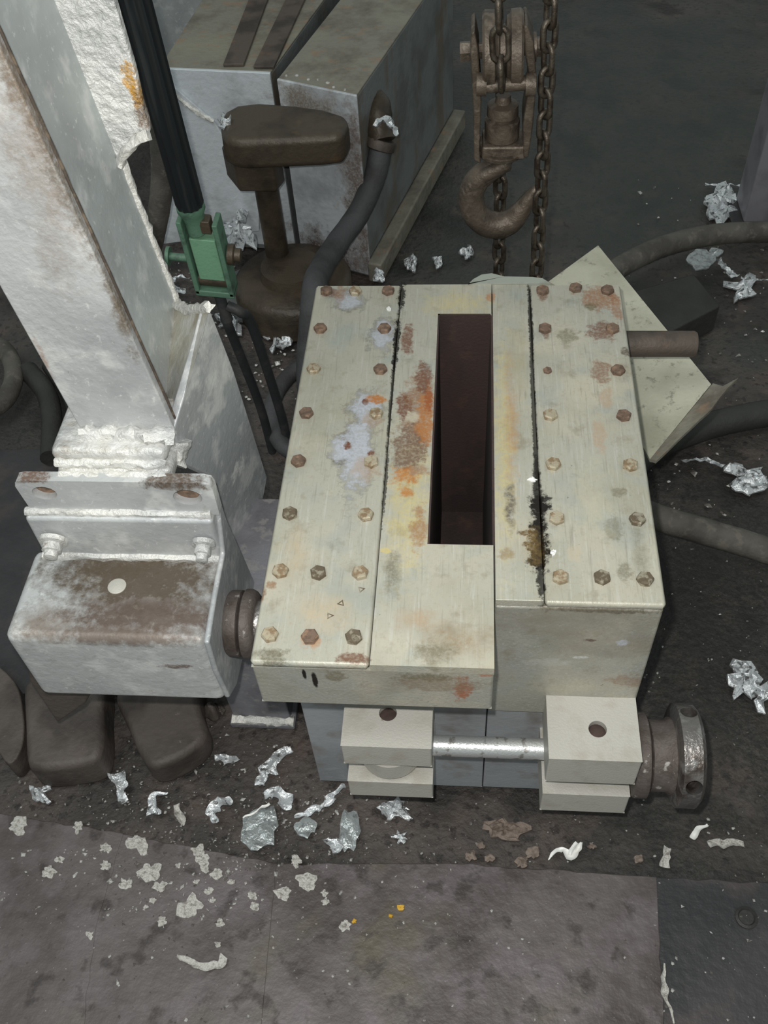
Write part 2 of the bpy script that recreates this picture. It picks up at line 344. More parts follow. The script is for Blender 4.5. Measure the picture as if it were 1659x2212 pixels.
# ------------------------------------------------------------------ mesh builder
class MB:
    def __init__(s): s.v = []; s.f = []

    def add(s, vs, fs):
        o = len(s.v); s.v += [Vector(v) for v in vs]; s.f += [tuple(i + o for i in f) for f in fs]; return s

    def box(s, x0, x1, y0, y1, z0, z1):
        vs = [(x, y, z) for z in (z0, z1) for y in (y0, y1) for x in (x0, x1)]
        return s.add(vs, [(0, 2, 3, 1), (4, 5, 7, 6), (0, 1, 5, 4), (2, 6, 7, 3), (0, 4, 6, 2), (1, 3, 7, 5)])

    def prism(s, pts, off):
        """closed polygon pts extruded by vector off"""
        n = len(pts); a = [Vector(p) for p in pts]; b = [p + Vector(off) for p in a]
        fs = [tuple(range(n))[::-1], tuple(range(n, 2 * n))] + [(i, (i + 1) % n, n + (i + 1) % n, n + i) for i in range(n)]
        return s.add(a + b, fs)

    def loft(s, rings, closed=True):
        n = len(rings[0]); vs = [p for r in rings for p in r]; fs = []
        for j in range(len(rings) - 1):
            for i in range(n):
                fs.append((j * n + i, j * n + (i + 1) % n, (j + 1) * n + (i + 1) % n, (j + 1) * n + i))
        if closed: fs += [tuple(range(n))[::-1], tuple(range((len(rings) - 1) * n, len(rings) * n))]
        return s.add(vs, fs)

    def tube(s, path, rad, seg=12, lump=0., flat=None):
        path = [Vector(p) for p in path]; n = len(path)
        rad = [rad] * n if isinstance(rad, (int, float)) else rad
        rings = []; ref = None
        for i, p in enumerate(path):
            t = (path[min(i + 1, n - 1)] - path[max(i - 1, 0)]).normalized()
            if ref is None:
                ref = t.orthogonal().normalized()
            ref = (ref - t * ref.dot(t)).normalized(); b = t.cross(ref)
            ring = []
            for k in range(seg):
                a = 2 * math.pi * k / seg
                d = ref * math.cos(a) + b * math.sin(a)
                r = rad[i] * (1 + lump * noise.noise(p * 90 + d * 1.3))
                ring.append(p + d * r)
            rings.append(ring)
        return s.loft(rings)

    def lathe(s, c, axis, prof, seg=32):
        """prof: (distance along axis, radius)"""
        axis = Vector(axis).normalized(); u = axis.orthogonal().normalized(); v = axis.cross(u); c = Vector(c)
        return s.loft([[c + axis * d + (u * math.cos(2 * math.pi * k / seg) + v * math.sin(2 * math.pi * k / seg)) * r for k in range(seg)] for d, r in prof])

    def sheet(s, grid, th, n=None):
        """grid of points (rows) given a real thickness"""
        R, C = len(grid), len(grid[0]); flat = [Vector(p) for r in grid for p in r]
        th = Vector(th) if not isinstance(th, (int, float)) else Vector((0, 0, -th))
        fs = []; N = R * C
        for j in range(R - 1):
            for i in range(C - 1):
                a, b, c, d = j * C + i, j * C + i + 1, (j + 1) * C + i + 1, (j + 1) * C + i
                fs += [(a, b, c, d), (a + N, d + N, c + N, b + N)]
        rim = [i for i in range(C)] + [j * C + C - 1 for j in range(1, R)] + [(R - 1) * C + i for i in range(C - 2, -1, -1)] + [j * C for j in range(R - 2, 0, -1)]
        for a, b in zip(rim, rim[1:] + rim[:1]): fs.append((b, a, a + N, b + N))
        return s.add(flat + [p + th for p in flat], fs)

    def build(s, name, mat, parent=None, bevel=0., smooth=False, seg=2, base=None):
        org = Vector(base) if base is not None else root_loc(parent)
        me = bpy.data.meshes.new(name); me.from_pydata([v - org for v in s.v], [], s.f); me.update()
        import bmesh
        bm = bmesh.new(); bm.from_mesh(me); bmesh.ops.recalc_face_normals(bm, faces=bm.faces); bm.to_mesh(me); bm.free()
        me.materials.append(mat)
        o = bpy.data.objects.new(name, me); COL.objects.link(o)
        if parent is not None: o.parent = parent
        else: o.location = org
        if bevel:
            b = o.modifiers.new('edge', 'BEVEL'); b.width = bevel; b.segments = seg; b.limit_method = 'ANGLE'; b.angle_limit = math.radians(40)
            b.use_clamp_overlap = True
        if smooth or bevel:
            me.polygons.foreach_set('use_smooth', [True] * len(me.polygons))
            if bevel: 
                wn = o.modifiers.new('shade', 'WEIGHTED_NORMAL'); wn.keep_sharp = True
            else:
                me.set_sharp_from_angle(angle=math.radians(45))
        return o


def root_loc(o):
    while o is not None and o.parent is not None: o = o.parent
    return Vector(o['_base']) if o is not None else Vector((0, 0, 0))


def tag(o, label, cat, group=None, kind=None):
    o['label'] = label; o['category'] = cat
    if group: o['group'] = group
    if kind: o['kind'] = kind
    return o


def thing(name, label, cat, loc, group=None):
    o = bpy.data.objects.new(name, None); COL.objects.link(o); o.location = loc; o['_base'] = tuple(loc)
    o.empty_display_size = .02
    return tag(o, label, cat, group)


def plate_mesh(mb, outer, holes, th, place):
    """flat plate with holes: 2-D outline (list of (u,v)), holes likewise, thickness th; place(u,v,w)->world"""
    cu = bpy.data.curves.new('outline', 'CURVE'); cu.dimensions = '2D'; cu.fill_mode = 'BOTH'
    for ring in [outer] + holes:
        sp = cu.splines.new('POLY'); sp.points.add(len(ring) - 1); sp.use_cyclic_u = True
        for p, q in zip(sp.points, ring): p.co = (q[0], q[1], 0, 1)
    cu.extrude = th / 2
    ob = bpy.data.objects.new('outline', cu); COL.objects.link(ob)
    dg = bpy.context.evaluated_depsgraph_get(); dg.update()
    me = bpy.data.meshes.new_from_object(ob.evaluated_get(dg))
    vs = [place(v.co.x, v.co.y, v.co.z + th / 2) for v in me.vertices]; fs = [tuple(p.vertices) for p in me.polygons]
    bpy.data.objects.remove(ob); bpy.data.curves.remove(cu); bpy.data.meshes.remove(me)
    return mb.add(vs, fs)


def circ(u, v, r, n=24, ru=None): return [(u + (ru or r) * math.cos(2 * math.pi * k / n), v + r * math.sin(2 * math.pi * k / n)) for k in range(n)]
def smooth_path(pts, n=8):
    """Catmull-Rom through world points"""
    P = [Vector(p) for p in pts]; P = [P[0] * 2 - P[1]] + P + [P[-1] * 2 - P[-2]]; out = []
    for i in range(1, len(P) - 2):
        for k in range(n):
            t = k / n; a, b, c, d = P[i - 1:i + 3]
            out.append(.5 * ((2 * b) + (c - a) * t + (2 * a - 5 * b + 4 * c - d) * t * t + (-a + 3 * b - 3 * c + d) * t ** 3))
    return out + [P[-2]]


# ================================================================== THE SETTING
def grid_floor():
    # gently uneven gritty floor, finer near the camera
    xs = np.linspace(-4, 4, 90); ys = np.concatenate([np.linspace(-1.6, 2.2, 70), np.linspace(2.35, 7, 16)])
    vs = [(x, y, -.012 + .006 * noise.noise(Vector((x * 5, y * 5, 0)))) for y in ys for x in xs]
    C = len(xs); fs = [(j * C + i, j * C + i + 1, (j + 1) * C + i + 1, (j + 1) * C + i) for j in range(len(ys) - 1) for i in range(C - 1)]
    return MB().add(vs, fs)


floor = grid_floor().build('floor', M['floor'], smooth=True); floor['kind'] = 'structure'; floor['_base'] = (0, 0, 0)
floor['label'] = 'dark gritty workshop floor littered with metal flakes'


def fplate(pts, z, mat, label, th=.014):
    q = [Vector((p.x, p.y, z)) for p in pts]
    # ragged upper edge between the corners
    out = []
    for i, p in enumerate(q):
        n = q[(i + 1) % len(q)]; L = (n - p).length; steps = max(2, int(L / .02))
        d = (n - p).normalized(); side = Vector((-d.y, d.x, 0))
        for k_ in range(steps):
            out.append(p + (n - p) * (k_ / steps) + (side * .0035 * noise.noise(p * 7 + d * k_ * .9) if k_ else Vector()))
    o = MB().prism([p - Vector((0, 0, th)) for p in out], (0, 0, th)).build('floor_plate', mat, floor, bevel=.002)
    o['label'] = label; return o


fplate([onz(965, 1866), onz(1418, 1896), onz(1470, 2950), onz(490, 2950), onz(597.5, 1868)], .005, M['plate'], 'large worn steel floor plate in front')
fplate([onz(612, 1868), onz(505, 2950), onz(70, 2950), onz(198, 2000), onz(258, 1801)], .0035, M['plate'], 'steel floor plate spattered with aluminium')
fplate([onz(269, 1802), onz(210.5, 2000), onz(85, 2950), onz(-500, 2950), onz(-300, 1735), onz(0, 1758)], 0.0045, M['plate'], 'dull floor plate at the corner')
fplate([onz(1414, 1896), onz(1466, 2950), onz(2100, 2950), onz(1900, 1925), onz(1660, 1907)], .003, M['plate_dark'], 'darker floor plate with a round hole mark')
fplate([onz(-200, 975), onz(100, 972), onz(200, 1120), onz(60, 1500), onz(-200, 1500)], .004, M['plate_dark'], 'dark floor plate under the arm')

# ================================================================== THE MOLD
T = .58
mold_l = thing('casting_mold_half', 'left half of the beige bolted steel mold, with the long rusty slot and overhanging front', 'mold half', (.15, .4, 0), 'mold halves')
mold_r = thing('casting_mold_half', 'right half of the beige bolted steel mold, with an oily seam and plain front face', 'mold half', (.4, .4, 0), 'mold halves')
# left half
o = MB().box(.001, .1437, .0, .722, T - .014, T).build('bolted_plate', M['mold_top'], mold_l, bevel=.004, seg=1)
plate_l = o
# slab under the plates, with the slot left open
sl = MB()
S0, S1, Y0, Y1 = .2065, .2915, .182, .647
plate_mesh(sl, [(.0005, .001), (S1, .001), (S1, Y0), (S0, Y0), (S0, Y1), (S1, Y1), (S1, .7215), (.0005, .7215)], [], T - .0145 - .48, lambda u, v, w_: (u, v, .48 + w_))
sl.build('slab', M['mold_side'], mold_l, bevel=.004)
cp = MB(); plate_mesh(cp, [(.1452, .0005), (.2915, .0005), (.2915, Y0), (S0, Y0), (S0, Y1), (.2895, Y1), (.2915, Y1 - .004), (.2915, .722), (.1452, .722)], [], .014, lambda u, v, w_: (u, v, T - .0145 + w_))
cp.build('slotted_plate', M['mold_top'], mold_l)
bl = MB().box(S0 - .01, S1, Y0 - .01, Y1 + .01, .004, .08)
plate_mesh(bl, [(.013, .105), (S1, .105), (S1, Y0), (S0, Y0), (S0, Y1), (S1, Y1), (S1, .70), (.013, .70)], [], .476, lambda u, v, w_: (u, v, .004 + w_))
bl.build('body', M['body'], mold_l, bevel=.002)
ln = MB().box(S0 - .001, S0 + .0025, Y0, Y1, .08, T - .001).box(S0, S1 - .0005, Y1 - .0025, Y1 + .001, .08, T - .001).box(S0, S1 - .0005, Y0 - .001, Y0 + .0025, .08, T - .003).box(S0, S1 - .0005, Y0, Y1, .079, .083)
ln.build('slot_lining', M['liner'], mold_l)['label'] = 'dark brown rusty slot lining'
# right half
MB().box(.2935, .353, .0975, .722, T - .014, T - .0005).build('seam_strip', M['mold_top'], mold_r, bevel=.0012)
plate_r = MB().box(.3541, .50, .0955, .722, T - .014, T).build('bolted_plate', M['mold_top'], mold_r, bevel=.004, seg=1)
MB().box(.293, .4995, .097, .7215, .29, T - .0145).build('slab', M['mold_side'], mold_r, bevel=.004)
MB().box(.293, .489, .105, .70, .004, .29).build('body', M['body'], mold_r, bevel=.002)
MB().box(.2905, .2932, Y0, Y1, .08, T - .002).build('slot_lining', M['liner'], mold_r)['label'] = 'dark brown rusty slot lining'
# raised hinge lid behind the right half (pale green, two rounded humps)
hp = [onz(px, py, T + .002) for px, py in ((1012, 613), (1022, 603), (1040, 593), (1062, 590), (1090, 597), (1150, 598), (1172, 601), (1190, 612))]
pts = [Vector((p.x, p.y, T - .02)) for p in hp] + [Vector((.36, .722, T - .02)), Vector((.255, .722, T - .02))]
lid = MB().prism(pts, (0, 0, .022)); lid.build('hinge_plate', M['lid'], mold_r, bevel=.002)

# bolts: one mesh per look, shared by every bolt of that look
def bolt_mesh(name, mat, r=.0108, h=.0075):
    mb = MB(); hexa = lambda rr, z: [Vector((rr * math.cos(math.pi / 3 * k_), rr * math.sin(math.pi / 3 * k_), z)) for k_ in range(6)]
    mb.loft([hexa(r, -.001), hexa(r, h * .72), hexa(r * .84, h)])
    me = bpy.data.meshes.new(name); me.from_pydata(mb.v, [], mb.f); me.materials.append(mat); me.update(); return me


BM = [bolt_mesh('bolt_head', M['bolt_rust']), bolt_mesh('bolt_head', M['bolt_paint']), bolt_mesh('bolt_head', M['bolt_dark'])]
WM = None
def bolt(parent, x, y, kind, s=1., z=T):
    o = bpy.data.objects.new('bolt', BM[kind]); COL.objects.link(o); o.parent = parent
    o.location = Vector((x, y, z)) - root_loc(parent); o.scale = (s, s, s); o.rotation_euler = (random.uniform(-.05, .05), random.uniform(-.05, .05), random.uniform(0, 1))
    return o


yb, dp = .7015, .095
lo_k = [0, 0, 1, 0, 0, 2, 1, 1]; li_k = [0, 0, 0, 1, 1, 1, 1, 2]
for i in range(8):
    bolt(plate_l, .0208, yb - i * dp, lo_k[i]); bolt(plate_l, .1231, yb - i * dp, li_k[i])
p = onz(768, 632, T); bolt(plate_l, p.x, p.y, 1)
p = onz(688, 1240, T); bolt(plate_l, p.x, p.y, 2); p = onz(670, 1378, T); bolt(plate_l, p.x, p.y, 0)
ri_k = [0, 0, 0, 1, 1, 1, 1]; ro_k = [0, 0, 0, 0, 1, 2, 2]
for i in range(7):
    bolt(plate_r, .3741, yb - i * dp, ri_k[i], .62 if i == 2 else 1.); bolt(plate_r, .4776, yb - i * dp, ro_k[i])
p = onz(1243, 625, T); bolt(plate_r, p.x, p.y, 0); p = onz(1300, 1250, T); bolt(plate_r, p.x, p.y, 2)
# three small stamped triangles on the left plate
for px, py, a in ((780, 1273, .3), (737, 1303, 1.3), (712, 1330, .1)):
    c = onz(px, py, T + .0003); tri = [(.0055 * math.cos(a + 2.094 * k_), .0055 * math.sin(a + 2.094 * k_)) for k_ in range(3)]
    inn = [(u * .55, v * .55) for u, v in tri]
    mb = MB(); plate_mesh(mb, tri, [inn], .0006, lambda u, v, w_: (c.x + u, c.y + v, T - .0002 + w_)); mb.build('stamp_mark', M['bolt_dark'], plate_l)
# aluminium specks sitting on the plate edges
# lugs (front clamp ears)
def lug(parent, x0, x1, z0, z1, hole, yf, lab):
    mb = MB(); plate_mesh(mb, [(x0, yf), (x1, yf), (x1, .106), (x0, .106)], [circ(hole[0], hole[1], .0125)], z1 - z0, lambda u, v, w_: (u, v, z0 + w_))
    o = mb.build('lug', M['lug'], parent, bevel=.003); o['label'] = lab; return o


hl, hr = onz(838, 1540, .36), onz(1291, 1575, .344)
for par, h_, xs, zs in ((mold_l, hl, (.0905, .2145), ((.305, .36), (.197, .245))), (mold_r, hr, (.373, .4975), ((.272, .344), (.170, .229)))):
    for n_, (z0, z1) in enumerate(zs):
        o = lug(par, xs[0], xs[1], z0, z1, (h_.x, h_.y), .001, ('upper' if n_ == 0 else 'lower') + ' clamp lug with a pin hole')
        if n_ == 0:
            MB().lathe((h_.x, h_.y, z0 + .002), (0, 0, 1), [(0, .0123), (z1 - z0 - .012, .0123), (z1 - z0 - .010, .010)], 20).build('pin', M['hole'], par, smooth=True)['label'] = 'rusty pin sunk in the lug'
# guide bar behind, on the right side of the right half
MB().lathe((.499, .667, .50), (1, 0, 0), [(0, .0215), (.125, .0215), (.129, .0195)], 28).build('guide_bar', M['bar'], mold_r, smooth=True)['label'] = 'rusty round bar sticking out'
# painted tray fixed behind the right half
A, B, C_ = onz(1290, 530, .43), onz(1535, 830, .40), onz(1400, 995, .36)
q = [onplane(*p, A, B, C_) for p in ((1185, 608), (1292, 530), (1536, 830), (1404, 992))]
inner = Vector((.50, .62, .39))
q2 = [q[0], q[1], q[2], q[3], onplane(1352, 900, A, B, C_), onplane(1330, 690, A, B, C_)]
MB().prism(q2, (0, 0, -.005)).build('tray_sheet', M['tray'], mold_r)['label'] = 'bare painted sheet sticking out behind'
e0, e1 = q[3], onplane(1540, 828, A, B, C_)
dirv = (e1 - e0).normalized(); outv = Vector((dirv.y, -dirv.x, 0)).normalized()
rows = []
for i in range(9):
    t = i / 8; b_ = e0 + (e1 - e0) * t; wv = .012 + .022 * min(1, t * 1.6) + .004 * noise.noise(b_ * 30)
    rows.append([b_, b_ + outv * wv * .5 + Vector((0, 0, .004 + .003 * noise.noise(b_ * 50))), b_ + outv * wv * .9 + dirv * .02 * t + Vector((0, 0, .006 + .008 * t + .004 * noise.noise(b_ * 70)))])
MB().sheet(rows, .007).build('tray_lip', M['back_top'], mold_r, smooth=True)['label'] = 'bent dirty lip of the sheet'
MB().box(.489, .53, .50, .60, .33, .352).build('tray_bracket', M['bar'], mold_r, bevel=.002)

# clamp screw that pulls the halves together
cb = thing('clamp_screw', 'horizontal silver clamp rod with a heavy round drilled nut, at the front of the mold', 'clamp screw', (.3, .056, 0))
RZ, RY = .256, .054
eye = MB(); plate_mesh(eye, circ(hl.x, RY - .006, .046, 32), [circ(hl.x, RY - .006, .014)], .038, lambda u, v, w_: (u, v, .2555 + w_))
eye.build('eye', M['lug'], cb, bevel=.002)
MB().lathe((.18, RY, RZ + .006), (1, 0, 0), [(0, .0155), (.35, .0155)], 28).build('rod', M['rod'], cb, smooth=True)
MB().lathe((.4985, RY, RZ), (1, 0, 0), [(0, .058), (.003, .061), (.019, .061), (.021, .058)], 40).build('washer', M['collar'], cb, smooth=True)
MB().lathe((.5205, RY, RZ), (1, 0, 0), [(0, .046), (.003, .051), (.026, .051), (.03, .055), (.034, .055)], 40).build('collar', M['collar'], cb, smooth=True)
# nut with radial bar holes drilled into its rim
NX0, NX1, NR = .5545, .590, .0735
nut = MB(); nut.lathe((0, RY, RZ + .004), (1, 0, 0), [(NX0, NR - .008), (NX0 + .004, NR), (NX1 - .006, NR), (NX1, NR - .007)], 72); nut_o = nut.build('nut', M['nut'], cb, smooth=True)
nc = Vector((.573, RY, RZ + .004))
for ang in (-62, 28, 118, 208):
    d = Vector((0, -math.cos(math.radians(ang)), math.sin(math.radians(ang))))
    cut = MB().lathe(nc + d * (NR - .028), d, [(0, .0118), (.06, .0118)], 24).build('cutter', M['hole'], cb)
    bo = nut_o.modifiers.new('drill', 'BOOLEAN'); bo.object = cut; bo.operation = 'DIFFERENCE'; bo.solver = 'EXACT'
    bpy.context.view_layer.update(); dg = bpy.context.evaluated_depsgraph_get()
    me_ = bpy.data.meshes.new_from_object(nut_o.evaluated_get(dg)); nut_o.modifiers.clear(); nut_o.data = me_; me_.name = 'nut'
    bpy.data.objects.remove(cut)
    MB().lathe(nc + d * (NR - .0282), d, [(0, .0119), (.0012, .0119)], 24).build('bar_hole', M['hole'], nut_o)['label'] = 'rusty bottom of a drilled bar hole'
nut_o.data.polygons.foreach_set('use_smooth', [True] * len(nut_o.data.polygons)); nut_o.data.set_sharp_from_angle(angle=math.radians(35))

# ================================================================== TRUNNION STAND (left)
st = thing('trunnion_stand', 'silver painted welded steel stand with a tall leaning column, left of the mold', 'machine stand', (-.1, .35, 0))
arm = MB().box(-.343, -.074, .055, .20, .372, .53).build('arm_box', M['arm'], st, bevel=.013, seg=4)
p = onz(253, 1267, .53); MB().lathe((p.x, p.y, .529), (0, 0, 1), [(0, .0125), (.0022, .0125), (.003, .011)], 24).build('plug', M['lug'], arm, smooth=True)
# end plate of the arm, x = -.07
ep = [onx(px, py, -.066) for px, py in ((470, 1060), (492, 1125), (556, 1268), (548, 1330), (530, 1400), (512, 1480), (497, 1507), (470, 1450), (452, 1388), (468, 1290), (486, 1195))]
MB().prism(ep, (-.008, 0, 0)).build('end_plate', M['side_plate'], st, bevel=.003)
# rear bar and bolted angle
MB().box(-.325, -.072, .186, .215, .528, .613).build('rear_bar', M['angle'], st, bevel=.006, seg=3)
ah = [ony(97, 1063, .2), ony(406, 1072, .2)]
mb = MB(); rc = .012
ol = [(-.322 + rc, .675), (-.322 + .003, .675 - .003), (-.322, .675 - rc), (-.317, .612), (-.064, .612), (-.0635, .675 - rc), (-.0665, .675 - .003), (-.064 - rc, .675)]
plate_mesh(mb, ol, [circ(ah[0].x, ah[0].z, .0125, 24, .0165), circ(ah[1].x, ah[1].z, .0145, 24, .019)], .016, lambda u, v, w_: (u, .214 - w_, v))
an = mb.build('angle_flange', M['angle'], st, bevel=.002)
for h_ in ah: MB().lathe((h_.x - .003, .2135, h_.z - .001), (0, -1, 0), [(0, .016), (.004, .016)], 20).build('bolt_hole', M['bolt_rust'], an)['label'] = 'rusty bolt hole'
for px, r in ((103, .013), (430, .011)):
    c = ony(px, 1140, .186)
    MB().lathe((c.x, .187, .568), (0, -1, -.25), [(0, r * 1.5), (.006, r * 1.45), (.008, r), (.018, r), (.019, r * .72), (.027, r * .7), (.028, r * .5)], 18).build('stud', M['weld'], st, smooth=True)
for z_, y_, r_ in ((.614, .197, .006), (.532, .188, .008)):
    MB().tube([(-.325 + .0125 * i, y_ + .0015 * noise.noise(Vector((i, z_ * 9, 0))), z_ + .002 * noise.noise(Vector((i, 3, z_ * 5)))) for i in range(21)], r_, 10, .45).build('weld_bead', M['weld'], st, smooth=True)
# stacked foot plates
MB().box(-.268, -.118, .213, .315, .655, .681).build('foot_plate', M['foot'], st, bevel=.008, seg=3)
MB().box(-.272, -.122, .222, .325, .681, .705).build('foot_plate', M['foot'], st, bevel=.01, seg=3)
for x0, x1, y_, z_, r_ in ((-.262, -.125, .213, .668, .009), (-.235, -.118, .252, .704, .013), (-.268, -.125, .222, .684, .007)):
    MB().tube([(x0 + (x1 - x0) * i / 18, y_ + .003 * noise.noise(Vector((i * .7, y_ * 9, 2))), z_ + .004 * noise.noise(Vector((i * .8, 5, z_ * 7)))) for i in range(19)], r_, 12, .6).build('weld_bead', M['weld'], st, smooth=True)
# leaning I-section column: x shifts by -LEAN per metre of height
LEAN = -.1
sx = lambda x, z: x + LEAN * (z - .695)
def lean_box(mb, x0, x1, y0, y1, z0, z1):
    vs = [(sx(x, z), y, z) for z in (z0, z1) for y in (y0, y1) for x in (x0, x1)]
    return mb.add(vs, [(0, 2, 3, 1), (4, 5, 7, 6), (0, 1, 5, 4), (2, 6, 7, 3), (0, 4, 6, 2), (1, 3, 7, 5)])
ZT = 1.75
lean_box(MB(), -.239, -.115, .26, .274, .695, ZT).build('column_front_flange', M['silver_column'], st, bevel=.0025)
web = MB(); lean_box(web, -.166, -.150, .274, .487, .62, ZT); web.build('column_web', M['silver_web'], st)
# back flange above the cut-out
fl = [ony(px, py, .478) for px, py in ((262, 352), (276, 318), (300, 298), (324, 288), (318, 262), (305, 220), (290, 150), (272, 90), (246, 0), (232, -60))]
fl = [Vector((v.x, .478, v.z)) for v in fl]
ztop = ZT; fl += [Vector((sx(-.085, ztop), .478, ztop)), Vector((sx(-.235, ztop), .478, ztop)), Vector((sx(-.235, .955), .478, .955))]
MB().prism(fl, (0, .014, 0)).build('column_back_flange', M['silver_rough'], st, bevel=.003)
# lumpy edge on the web and gusset
def bead(pts, r, name='weld_bead', mat='weld', lump=.6, n=6):
    return MB().tube(smooth_path(pts, n), r, 10, lump).build(name, M[mat], st, smooth=True)
bead([Vector((sx(-.152, z_), .486, z_)) for z_ in (.95, .90, .85, .80, .75, .72)], .007)
bead([v + Vector((0, -.004, 0)) for v in fl[:4]], .006)
# rusty joint plus gap shadow as a dark bead down the flange edge
bead([Vector((sx(-.1145, z_), .2735, z_)) for z_ in np.linspace(.71, 1.6, 12)], .0018, 'joint_rust_shade', 'joint', .6)
# gusset and side plate
Cc = Vector((-.116, .262, .702)); Bb = Vector((-.078, .383, .803)); Ee = Vector((-.075, .463, .387)); Aa = Vector((-.152, .484, .74))
g = [onplane(px, py, Aa, Bb, Cc) for px, py in ((366, 655), (405, 668), (452, 664), (438, 725), (376, 930), (330, 800))]
MB().prism(g, (-.004, .008, -.004)).build('gusset', M['gusset'], st, bevel=.002)
bead([g[0], g[1], g[2]], .007, lump=.8);
g2 = [onplane(px, py, Cc, Bb, Ee) for px, py in ((438, 722), (452, 665), (482, 740), (505, 800), (577, 1030), (572, 1060), (552, 1150), (535, 1255), (505, 1180), (478, 1120), (462, 1030), (396, 1000), (376, 930))]
MB().prism(g2, (-.012, 0, 0)).build('side_plate', M['side_plate'], st, bevel=.002)
bead([onplane(px, py, Cc, Bb, Ee) for px, py in ((388, 950), (386, 985), (380, 1005))], .012, lump=.9)
# trunnion: collars and shaft into the mold
tr = Vector((0, .128, .462))
MB().lathe((-.0665, tr.y, tr.z), (1, 0, 0), [(0, .043), (.004, .046), (.018, .046), (.020, .042)], 40).build('trunnion_collar', M['collar'], st, smooth=True)
MB().lathe((-.0455, tr.y, tr.z), (1, 0, 0), [(0, .043), (.003, .048), (.010, .048), (.016, .045), (.02, .040)], 40).build('trunnion_collar', M['collar'], st, smooth=True)
MB().lathe((-.03, tr.y, tr.z), (1, 0, 0), [(0, .034), (.0425, .034)], 32).build('trunnion_shaft', M['nut'], st, smooth=True)
# leg under the arm with foot
MB().box(-.155, -.050, .212, .43, .012, .372).build('leg', M['leg'], st, bevel=.003)
MB().box(-.16, -.042, .200, .46, .0, .014).build('foot', M['leg'], st, bevel=.003)
MB().tube([(-.155 + .008 * i, .208 + .002 * noise.noise(Vector((i, 1, 4))), .017) for i in range(15)], .009, 10, .7).build('weld_bead', M['weld'], st, smooth=True)

# ================================================================== PNEUMATIC CYLINDER
cy = thing('pneumatic_cylinder', 'slim black cylinder with a green fork end, hanging beside the silver column', 'cylinder', (-.2, .8, 0))
YC = .8
a, b = ony(282, -30, YC), ony(413, 452, YC)
ax = (b - a).normalized(); L = (b - a).length
up = a - ax * .9
tubeb = MB(); u = ax.orthogonal().normalized(); v = ax.cross(u)
def ribbed(c, r, n=48): return [c + (u * math.cos(2 * math.pi * k_ / n) + v * math.sin(2 * math.pi * k_ / n)) * (r * (1 + .06 * math.cos(12 * 2 * math.pi * k_ / n))) for k_ in range(n)]
tubeb.loft([ribbed(up, .0235), ribbed(b - ax * .012, .0225), ribbed(b, .019)]); tubeb.build('barrel', M['black'], cy, smooth=True)
MB().lathe(b - ax * .006, ax, [(0, .024), (.006, .024), (.014, .020), (.03, .0165), (.05, .0165)], 24).build('gland', M['green_dark'], cy, smooth=True)
c = ony(448, 545, YC); e = ony(466, 622, YC)
xd = Vector((1, 0, -.12)).normalized(); fd = xd.cross(ax).normalized()
if fd.y > 0: fd = -fd
def obox(mb, c0, hx, hf, ha):
    vs = [c0 + xd * (hx * i) + fd * (hf * j) + ax * (ha * k_) for k_ in (-1, 1) for j in (-1, 1) for i in (-1, 1)]
    return mb.add(vs, [(0, 2, 3, 1), (4, 5, 7, 6), (0, 1, 5, 4), (2, 6, 7, 3), (0, 4, 6, 2), (1, 3, 7, 5)])
hl_ = .072
obox(MB(), c + ax * .008, .0225, .013, hl_ * .58).build('piston_block', M['green'], cy, bevel=.002)
for s in (-1, 1): obox(MB(), c + xd * (.030 * s) + ax * .004, .0045, .021, hl_ * 1.02).build('fork_arm', M['green_dark'], cy, bevel=.002)
obox(MB(), c + ax * (hl_ * 1.04), .0345, .021, .006).build('fork_base', M['green_dark'], cy, bevel=.002)
obox(MB(), c - ax * (hl_ * .80), .020, .012, hl_ * .17).build('neck_block', M['brown_iron'], cy, bevel=.002)
MB().lathe(c + ax * (hl_ * .78), xd, [(-.026, .013), (.026, .013)], 20).build('fork_pin', M['brown_iron'], cy, smooth=True)
pc = c - xd * .075 + ax * .016
MB().lathe(pc, xd, [(0, .007), (.0, .017), (.006, .017), (.006, .007), (.04, .007)], 20).build('side_pin', M['green_dark'], cy, smooth=True)
pc = c + xd * .036 + ax * .0
MB().lathe(pc, xd, [(0, .018), (.010, .018), (.012, .012), (.022, .012)], 20).build('side_knob', M['brown_iron'], cy, smooth=True)
r0 = c + ax * (hl_ * 1.08); r1 = ony(485, 672, YC)
MB().tube([r0, r1, r1 + ax * .02], [.010, .010, .012], 14).build('rod_end', M['rubber'], cy, smooth=True)
for pts in (((485, 670), (492, 700), (508, 740), (520, 800)), ((490, 660), (520, 675), (545, 705), (552, 790))):
    pa = [ony(*pts[0], YC), ony(*pts[1], YC), ony(*pts[2], YC + .02)]; pa.append(Vector((pa[-1].x + .01, YC + .06, .16))); pa.append(Vector((pa[-1].x, YC + .08, .0)))
    MB().tube(smooth_path(pa), .0095, 10).build('link_rod', M['rubber'], cy, smooth=True)

